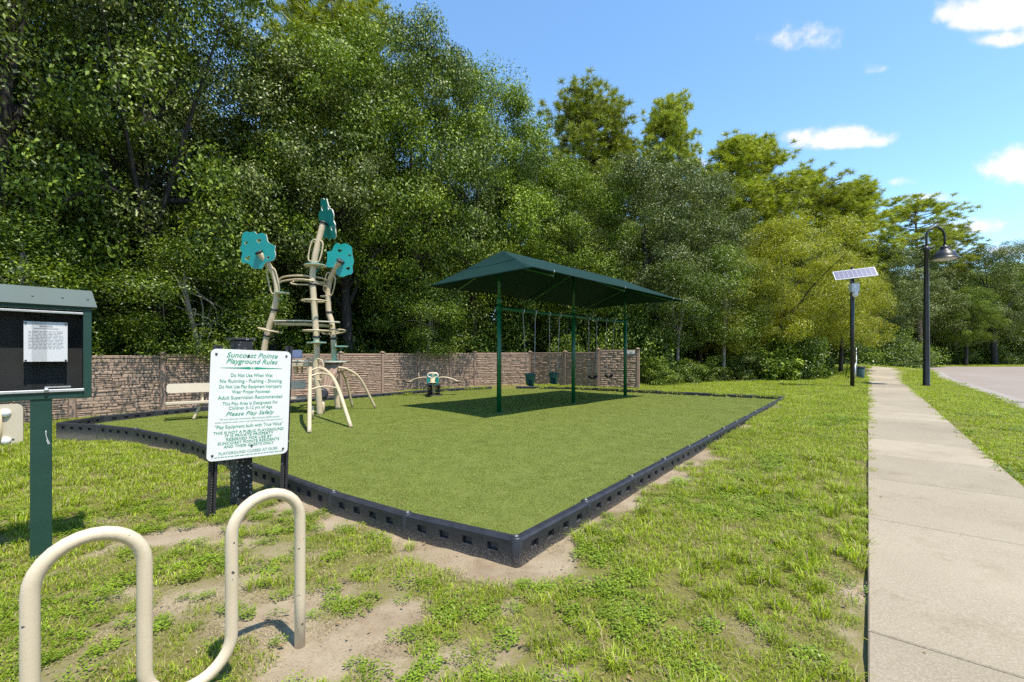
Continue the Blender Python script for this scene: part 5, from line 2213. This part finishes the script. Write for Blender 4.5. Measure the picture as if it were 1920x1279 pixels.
def build_sign():
    a = Vector((-3.25, 4.66, 0))
    ang = math.atan2(.707, .707)
    zg = gz(-3, 4.9)
    root = thing('rules_sign', (a.x, a.y, zg), ang, 'white playground rules board with green lettering on black channel posts', 'sign')
    lean = math.radians(2.0)
    W, Hh = .80, 1.2
    zc = CAM_H + .47 * .0 - (757 - HZ) / FPX * 4.93 - zg
    MS = Matrix.Translation((.425, -.03, zc)) @ Matrix.Rotation(lean, 4, 'Y')
    # board: rounded sheet
    pts = []
    r = .055
    for (cx_, cz, a0) in ((W / 2 - r, Hh / 2 - r, 0), (-W / 2 + r, Hh / 2 - r, 90), (-W / 2 + r, -Hh / 2 + r, 180), (W / 2 - r, -Hh / 2 + r, 270)):
        for q in range(7):
            an = math.radians(a0 + q * 15)
            pts.append((cx_ + r * math.cos(an), cz + r * math.sin(an)))
    RX = Matrix.Rotation(PI / 2, 4, 'X')
    m = MB(MS @ RX)
    m.prism(pts, -.004, .004)
    bd = m.build('board', 'sign_white', root)
    lines = [
        ('Suncoast Pointe', .052, .64, .34, .012, .062), ('Playground Rules', .108, .64, .34, .012, .062),
        ('Do Not Use When Wet', .236, .52, 0, .006, .044), ('No Running - Pushing - Shoving', .289, .77, 0, .006, .044),
        ('Do Not Use Play Equipment Improperly', .340, .78, 0, .006, .042), ('Wear Proper Footwear', .388, .48, 0, .006, .042),
        ('Adult Supervision Recommended', .440, .80, 0, .006, .044), ('This Play Area Is Designated For', .494, .69, 0, .004, .040),
        ('Children 5-12 yrs of Age', .536, .54, 0, .004, .040), ('Please Play Safely', .588, .60, .38, .006, .050),
        ('We care about the environment. Approximately 35,000 recycled', .633, .74, 0, 0, .019),
        ('plastic containers were used in the manufacturing of this play structure.', .660, .84, 0, 0, .019),
        ('"Play Equipment built with True Value"', .703, .84, 0, .004, .042),
        ('THIS IS NOT A PUBLIC PLAYGROUND', .755, .87, 0, .014, .034), ('IT IS PRIVATE PROPERTY', .786, .60, 0, .014, .034),
        ('RESERVED FOR USE BY', .818, .57, 0, .014, .034), ('SUNCOAST POINTE RESIDENTS', .850, .76, 0, .014, .034),
        ('AND THEIR GUESTS ONLY', .882, .62, 0, .014, .034), ('PLAYGROUND CLOSED AT DUSK', .940, .73, 0, .003, .034)]
    for (s, v, w, sh, bo, hh) in lines:
        me = text_mesh(s, hh * 1.25, w * W, sh, bo)
        me.transform(MS @ Matrix.Translation((0, -.0062, Hh * (.5 - v))) @ RX)
        link('lettering', me, bd)
    m = MB(MS @ Matrix.Translation((0, -.0062, Hh * (.5 - .168))) @ RX)
    for s in (-1, 1):
        m.raw([(s * .012, 0, 0), (s * .03, .012, 0), (s * .12, .006, 0), (s * .31, .0012, 0), (s * .31, -.0012, 0), (s * .12, -.006, 0), (s * .03, -.012, 0)], [(0, 1, 2, 3, 4, 5, 6)])
    m.raw([(.009 * math.cos(q), .011 * math.sin(q), 0) for q in [2 * PI * t / 10 for t in range(10)]], [list(range(10))])
    m.build('flourish', 'sign_green', bd)
    m = MB(MS @ Matrix.Translation((0, -.0062, Hh * (.5 - .971))) @ RX)
    R = random.Random(4)
    x = -.33
    while x < .32:
        w = R.uniform(.015, .05)
        m.raw([(x, -.003, 0), (x + w, -.003, 0), (x + w, .003, 0), (x, .003, 0)], [(0, 1, 2, 3)])
        x += w + .008
    m.build('small_print', 'sign_green', bd)
    for (x, z) in ((-.35, .545), (.35, .545), (-.35, -.54), (.35, -.54), (.02, -.47), (-.045, .535)):
        m = MB(MS)
        m.lathe([(.012, 0), (.012, .004), (.008, .009), (0, .01)], (x, -.004, z), 10, axis=(0, -1, 0), cap=False)
        m.build('bolt', 'black_metal', bd)
    # U-channel posts with a row of holes
    for x in (.055, .775):
        m = MB(Matrix.Translation((x, .02, 0)) @ Matrix.Rotation(lean, 4, 'Y'))
        h = 1.85
        prof = [(-.042, .0), (-.042, .006), (-.022, .006), (-.017, .036), (.017, .036), (.022, .006), (.042, .006), (.042, 0), (.016, 0), (.011, .03), (-.011, .03), (-.016, 0)]
        m.prism(prof, -.25, h)
        po = m.build('post', 'channel_metal', root)
        m = MB(Matrix.Translation((x, .02, 0)) @ Matrix.Rotation(lean, 4, 'Y'))
        for k in range(24):
            m.lathe([(.006, 0), (.006, .003)], (0, .0295, .03 + k * .03), 8, axis=(0, -1, 0))
        m.build('post_hole', 'galvanised', po)
    # old wooden post standing right behind: a thing of its own
    p = Vector((-3.16, 5.14, gz(-3.16, 5.14)))
    r2 = thing('wooden_post', p, ang + .25, 'thick black wooden post with chipped paint behind the rules sign', 'post')
    m = MB()
    m.box((0, 0, .86), (.17, .17, 2.1), bevel=.008, rx=.006)
    m.build('shaft', 'chipped_post', r2)
    m = MB()
    m.box((0, .0, 1.925), (.24, .2, .03), bevel=.008)
    m.build('cap', 'chipped_post', r2)


build_sign()


# ------------------------------------------------------------------ notice board
def build_board():
    O = Vector((-4.1, 3.83, gz(-4.1, 3.83)))
    ang = math.atan2(.742, .67)
    root = thing('notice_board', O, ang, 'dark green glazed notice board on a square post at the left edge', 'notice board')
    # local: x along the board, -y towards the pavement, z up
    m = MB()
    m.box((0, 0, .66), (.13, .13, 1.56), bevel=.006)
    m.build('post', 'green_paint', root)
    m = MB()
    m.raw([(.035, -.0665, 1.02), (.045, -.0665, .98), (.041, -.0665, .98), (.031, -.0665, 1.02)], [(0, 1, 2, 3)])
    m.tube(spline([(.028, -.066, 1.10), (.030, -.066, 1.05), (.045, -.066, 1.0), (.052, -.066, .98)], 10), .0022, 5)
    m.build('scratch', 'sign_white', root)
    X0, X1, Z0, Z1, D = -.42, .315, 1.37, 2.19, .15
    m = MB()
    m.box(((X0 + X1) / 2, D / 2 - .015, (Z0 + Z1) / 2), (X1 - X0 - .02, .02, Z1 - Z0 - .02))
    m.build('back_panel', 'black_interior', root)
    m = MB()
    for x in (X0 + .0275, X1 - .0275):
        m.box((x, 0, (Z0 + Z1) / 2), (.055, D, Z1 - Z0), bevel=.004)
    for z in (Z0 + .03, Z1 - .02):
        m.box(((X0 + X1) / 2, 0, z), (X1 - X0 - .112, D - .004, .06 if z < 1.6 else .04), bevel=.004)
    m.build('frame', 'green_paint', root)
    m = MB()
    yg = -D / 2 + .028
    m.raw([(X0 + .055, yg, Z0 + .06), (X1 - .055, yg, Z0 + .06), (X1 - .055, yg, Z1 - .04), (X0 + .055, yg, Z1 - .04)], [(0, 1, 2, 3)])
    m.build('glass_pane', 'board_glass', root)
    m = MB()
    m.raw([(-.055, yg - .006, Z0 + .06), (.035, yg - .006, Z0 + .06), (.035, yg - .006, Z1 - .04), (-.055, yg - .006, Z1 - .04)], [(0, 1, 2, 3)])
    m.build('reflection_strip', 'board_glass', root)  # extra clear strip standing in for a vertical band reflected in the pane
    m = MB()
    m.box(((X0 + X1) / 2, -D / 2 - .002, Z1 - .062), (X1 - X0 - .11, .012, .018), bevel=.003)
    m.build('top_trim', 'silver', root)
    m = MB()
    m.box(((X0 + X1) / 2, -D / 2 - .004, Z0 + .072), (X1 - X0 - .1, .014, .024), bevel=.003)
    m.build('bottom_trim', 'silver', root)
    m = MB()
    m.lathe([(.014, 0), (.016, .012), (.011, .02), (0, .022)], (.03, -D / 2 - .008, Z0 + .085), 12, axis=(0, -1, 0), cap=False)
    m.box((.10, -D / 2 + .005, Z0 + .105), (.16, .006, .012))
    m.build('lock', 'silver', root)
    # roof: sloped front sheet over the case
    m = MB()
    xa, xb = X0 - .05, X1 + .035
    prof = [(-.09, Z1 - .01), (-.096, Z1 + .0), (-.012, Z1 + .155), (.03, Z1 + .155), (.155, Z1), (.15, Z1 - .01)]
    n = len(prof)
    vs = [(xa, y, z) for y, z in prof] + [(xb, y, z) for y, z in prof]
    vs[2] = (xa + .02, *prof[2]); vs[3] = (xa + .02, *prof[3]); vs[n + 2] = (xb - .03, *prof[2]); vs[n + 3] = (xb - .03, *prof[3])
    fs = [(i, (i + 1) % n, n + (i + 1) % n, n + i) for i in range(n)] + [tuple(range(n))[::-1], tuple(range(n, 2 * n))]
    m.raw(vs, fs)
    rf = m.build('roof', 'green_metal', root)
    for x in (X0 + .1, -.05, .13, .29):
        m = MB()
        m.lathe([(.009, 0), (.009, .004), (0, .007)], (x, -.058, Z1 + .072), 8, axis=(0, -.88, .47), cap=False)
        m.build('screw', 'galvanised', rf)
    # the sheet pinned inside
    y = -D / 2 + .04
    pr = thing('notice_sheet', O, ang, 'white printed sheet pinned inside the green notice board', 'notice')
    m = MB()
    m.box((.03, y, 1.87), (.262, .003, .345))
    m.build('sheet', 'white_paper', pr)
    m = MB()
    R = random.Random(8)
    yy = y - .0025
    m.box((.03, yy, 2.005), (.08, .0008, .012))
    m.box((.03, yy, 1.985), (.15, .0008, .006))
    for k in range(13):
        z = 1.96 - k * .0125
        x = -.075
        while x < .125:
            w = R.uniform(.01, .04)
            m.box((x + w / 2, yy, z), (w, .0008, .0035))
            x += w + .006
    m.build('print_line', 'print_grey', pr)
    m = MB()
    for (x, z) in ((-.09, 2.03), (.15, 2.03), (-.09, 1.708), (.15, 1.708)):
        m.lathe([(.007, 0), (.007, .006), (0, .008)], (x, yy, z), 8, axis=(0, -1, 0), cap=False)
    m.build('pin', 'black_plastic', pr)


build_board()


# ------------------------------------------------------------------ cream bike rack: one serpentine tube
def build_rack():
    d = Vector((.63, .777, 0)).normalized()
    P4 = Vector((-1.277, 2.65, 0))
    a = .366
    P1 = P4 - d * a * 3
    root = thing('bike_rack', (P1.x, P1.y, gz(P1.x, P1.y)), math.atan2(d.y, d.x), 'cream serpentine tube bike rack with two tall loops, paint chipped', 'bike rack')
    r = a / 2
    zt, zb = .96 - r, .26
    pts = [Vector((0, 0, -.15)), Vector((0, 0, .3)), Vector((0, 0, zt))]
    arc = lambda cx_, cz, a0, a1, n=14: [Vector((cx_ + r * math.cos(math.radians(a0 + (a1 - a0) * k / n)), 0, cz + r * math.sin(math.radians(a0 + (a1 - a0) * k / n)))) for k in range(1, n + 1)]
    pts += arc(r, zt, 180, 0)
    pts += [Vector((a, 0, (zt + zb) / 2)), Vector((a, 0, zb))]
    pts += arc(a + r, zb, 180, 360)
    pts += [Vector((2 * a, 0, (zt + zb) / 2)), Vector((2 * a, 0, zt))]
    pts += arc(2 * a + r, zt, 180, 0)
    pts += [Vector((3 * a, 0, .3)), Vector((3 * a, 0, -.15))]
    m = MB()
    m.tube(pts, .0305, 20)
    m.build('tube', 'cream_rack', root)


build_rack()


# ------------------------------------------------------------------ street lamp, solar camera post, bin, railing, edging
def build_lamp():
    p = on_ground(1737, 725)
    root = thing('street_lamp', p, 0, 'dark bronze street lamp with curved arm and bell shade by the road', 'street lamp')
    H = 6.75
    m = MB()
    m.lathe([(.15, -.1), (.15, .0), (.145, .12), (.135, .14), (.125, 2.0), (.105, 4.6), (.09, H - .25), (.115, H - .22), (.115, H - .12), (.07, H)], (0, 0, 0), 20)
    m.build('pole', 'lamp_metal', root)
    m = MB()
    arm = [(0, 0, H - .1), (0, 0, H + .35)] + [(.44 - .44 * math.cos(t), 0, H + .42 + .5 * math.sin(t)) for t in [PI * q / 14 for q in range(0, 15)]] + [(.88, 0, H + .1)]
    m.tube(arm, .048, 12)
    m.build('arm', 'lamp_metal', root)
    m = MB()
    c = (.88, 0, H - .62)
    m.lathe([(.06, .72), (.07, .62), (.17, .6), (.19, .54), (.17, .49), (.2, .47), (.2, .43), (.3, .37), (.40, .25), (.45, .12), (.47, .06), (.53, .02), (.53, -.01), (.47, .0), (.44, .1), (.3, .3), (.0, .34)], c, 28, cap=False)
    m.build('shade', 'lamp_metal', root)
    m = MB()
    m.lathe([(.46, .04), (.4, -.03), (.22, -.06), (0, -.065)], c, 20, cap=False)
    m.build('lens', 'box_grey', root)


build_lamp()


def build_solar():
    p = on_ground(1598, 727)
    root = thing('solar_camera_post', p, 0, 'black post carrying a tilted solar panel and a grey camera box', 'solar post')
    s = p.y / FPX
    z = lambda row: CAM_H - (row - HZ) * s - p.z
    x = lambda col: (col - 960) * s - p.x
    m = MB()
    m.tube([(0, 0, -.2), (0, 0, z(503))], .085, 14)
    m.lathe([(.09, z(503)), (.06, z(501))], (0, 0, 0), 14)
    m.build('pole', 'black_metal', root)
    # panel: tilted back, turned a little
    c = Vector((x(1595), -.25, (z(508) + z(524)) / 2 + .02))
    wv = Vector((1.66, -.72, .13)).normalized()
    ev = Vector((.19, .38, .48))
    ev = (ev - wv * ev.dot(wv)).normalized()
    M = Matrix.Translation(c) @ Matrix((wv, ev.cross(wv), ev)).transposed().to_4x4()
    PW, PH = 1.62, .62
    m = MB(M)
    m.box((0, 0, 0), (PW, .04, PH), bevel=.006)
    pn = m.build('solar_panel', 'solar_frame', root)
    nx, nz = 9, 4
    cell = MB()
    cell.box((0, 0, 0), ((PW - .06) / nx - .012, .004, (PH - .06) / nz - .012))
    cme = cell.mesh('solar_cell', 'solar_cell')
    for i in range(nx):
        for j in range(nz):
            o = link('solar_cell', cme, pn)
            o.matrix_local = M @ Matrix.Translation((-(PW - .06) / 2 + (i + .5) * (PW - .06) / nx, -.0215, -(PH - .06) / 2 + (j + .5) * (PH - .06) / nz))
    m = MB()
    m.tube([(0, -.05, z(520)), (-.3, -.2, z(527)), (.0, -.06, z(531))], .025, 8)
    m.tube([(0, -.05, z(520)), (.28, -.15, z(527)), (.0, -.06, z(531))], .025, 8)
    m.build('bracket', 'galvanised', root)
    m = MB()
    m.box((x(1595.5), -.2, (z(533) + z(549)) / 2), (.36, .22, z(533) - z(549)), bevel=.02)
    m.build('camera_box', 'box_grey', root)
    m = MB()
    cx_ = x(1596.5)
    m.lathe([(.09, .12), (.1, .08), (.12, 0), (.11, -.07), (.06, -.13), (0, -.15)], (cx_, -.22, z(553)), 14, cap=False)
    m.build('camera_dome', 'sign_white', root)
    m = MB()
    m.box((x(1593), -.315, (z(536) + z(544)) / 2), (.14, .012, .14))
    m.build('plate', 'sign_white', root)


build_solar()


def build_bin():
    p = on_ground(1611.5, 710)
    root = thing('litter_bin', p, 0, 'green-grey litter bin with black rim left of the pavement', 'bin')
    m = MB()
    m.lathe([(.22, 0), (.24, .03), (.255, .5), (.27, .64)], (0, 0, 0), 20)
    m.build('body', 'bin_green', root)
    m = MB()
    m.lathe([(.28, .63), (.30, .64), (.30, .72), (.26, .75), (.2, .74), (.2, .6)], (0, 0, 0), 20, cap=False)
    m.build('rim', 'bin_black', root)
    m = MB()
    m.tube([(-.36, .1, -.1), (-.36, .1, 1.9)], .025, 8)
    m.build('stake', 'bin_black', root)


build_bin()


def build_railing():
    a, b = U * 33.6 - V * .55, U * 42.6 - V * .7
    root = thing('handrail', (a.x, a.y, gz(a.x, a.y)), math.atan2((b - a).y, (b - a).x), 'silver metal railing along the far left side of the pavement', 'railing')
    L = (b - a).length
    n = 22
    h = 1.3
    for k in range(n + 1):
        x = L * k / n
        w = a.lerp(b, k / n)
        dz = gz(w.x, w.y) - gz(a.x, a.y)
        m = MB()
        big = k % 5 == 0
        m.tube([(x, 0, dz - .1), (x, 0, dz + h + (.05 if big else -.05))], .035 if big else .018, 8)
        m.build('post' if big else 'baluster', 'galvanised', root)
    for hh in (.15, h - .02):
        m = MB()
        m.tube([(L * k / 6, 0, gz(*a.lerp(b, k / 6).xy) - gz(a.x, a.y) + hh) for k in range(7)], .03, 8)
        m.build('rail', 'galvanised', root)
    m = MB()
    m.tube([(-.9, .05, -.05), (-.9, .05, .8), (.0, .0, 1.0), (1.5, 0, 1.02)], .035, 8)
    m.build('grab_rail', 'silver', root)


build_railing()


def build_edging():
    a, b = on_ground(1386, 716), on_ground(1466, 713.5)
    d = b - a
    n = 3
    root = thing('landscape_timber', (a.x, a.y, gz(a.x, a.y)), math.atan2(d.y, d.x), 'pale weathered edging strip lying between lawn and bushes', 'edging')
    L = d.length
    m = MB()
    m.box((L / 2, 0, .05), (L, .14, .2), bevel=.012)
    m.build('timber', 'kerb_concrete', root)


build_edging()


def build_end_panel():
    p = Vector((-10.62, 9.15, gz(-10.6, 9.15)))
    root = thing('cream_panel', p, math.radians(38), 'cream rounded panel with white bolt bosses, cut by the left photo edge', 'panel')
    W, H, r = .62, .86, .12
    pts = []
    for (cx_, cz, a0) in ((W / 2 - r, H - r, 0), (-W / 2 + r, H - r, 90)):
        for q in range(7):
            an = math.radians(a0 + q * 15)
            pts.append((cx_ + r * math.cos(an), cz + r * math.sin(an)))
    pts += [(-W / 2, -.02), (W / 2, -.02)]
    m = MB(Matrix.Rotation(PI / 2, 4, 'X'))
    m.prism(pts, -.025, .025)
    m.build('board', 'cream_plastic', root)
    m = MB()
    m.tube([(-.02, -.06, -.1), (-.02, -.06, .74)], .045, 12)
    m.build('upright', 'cream_tube', root)
    m = MB()
    for z in (.1, .68):
        m.lathe([(.085, 0), (.085, .03), (.05, .06), (0, .065)], (.06, -.026, z), 16, axis=(0, -1, 0), cap=False)
    m.build('bolt_boss', 'sign_white', root)
    m = MB()
    m.lathe([(.018, 0), (.018, .006), (0, .01)], (.17, -.026, .12), 10, axis=(0, -1, 0), cap=False)
    m.build('bolt', 'black_metal', root)


build_end_panel()
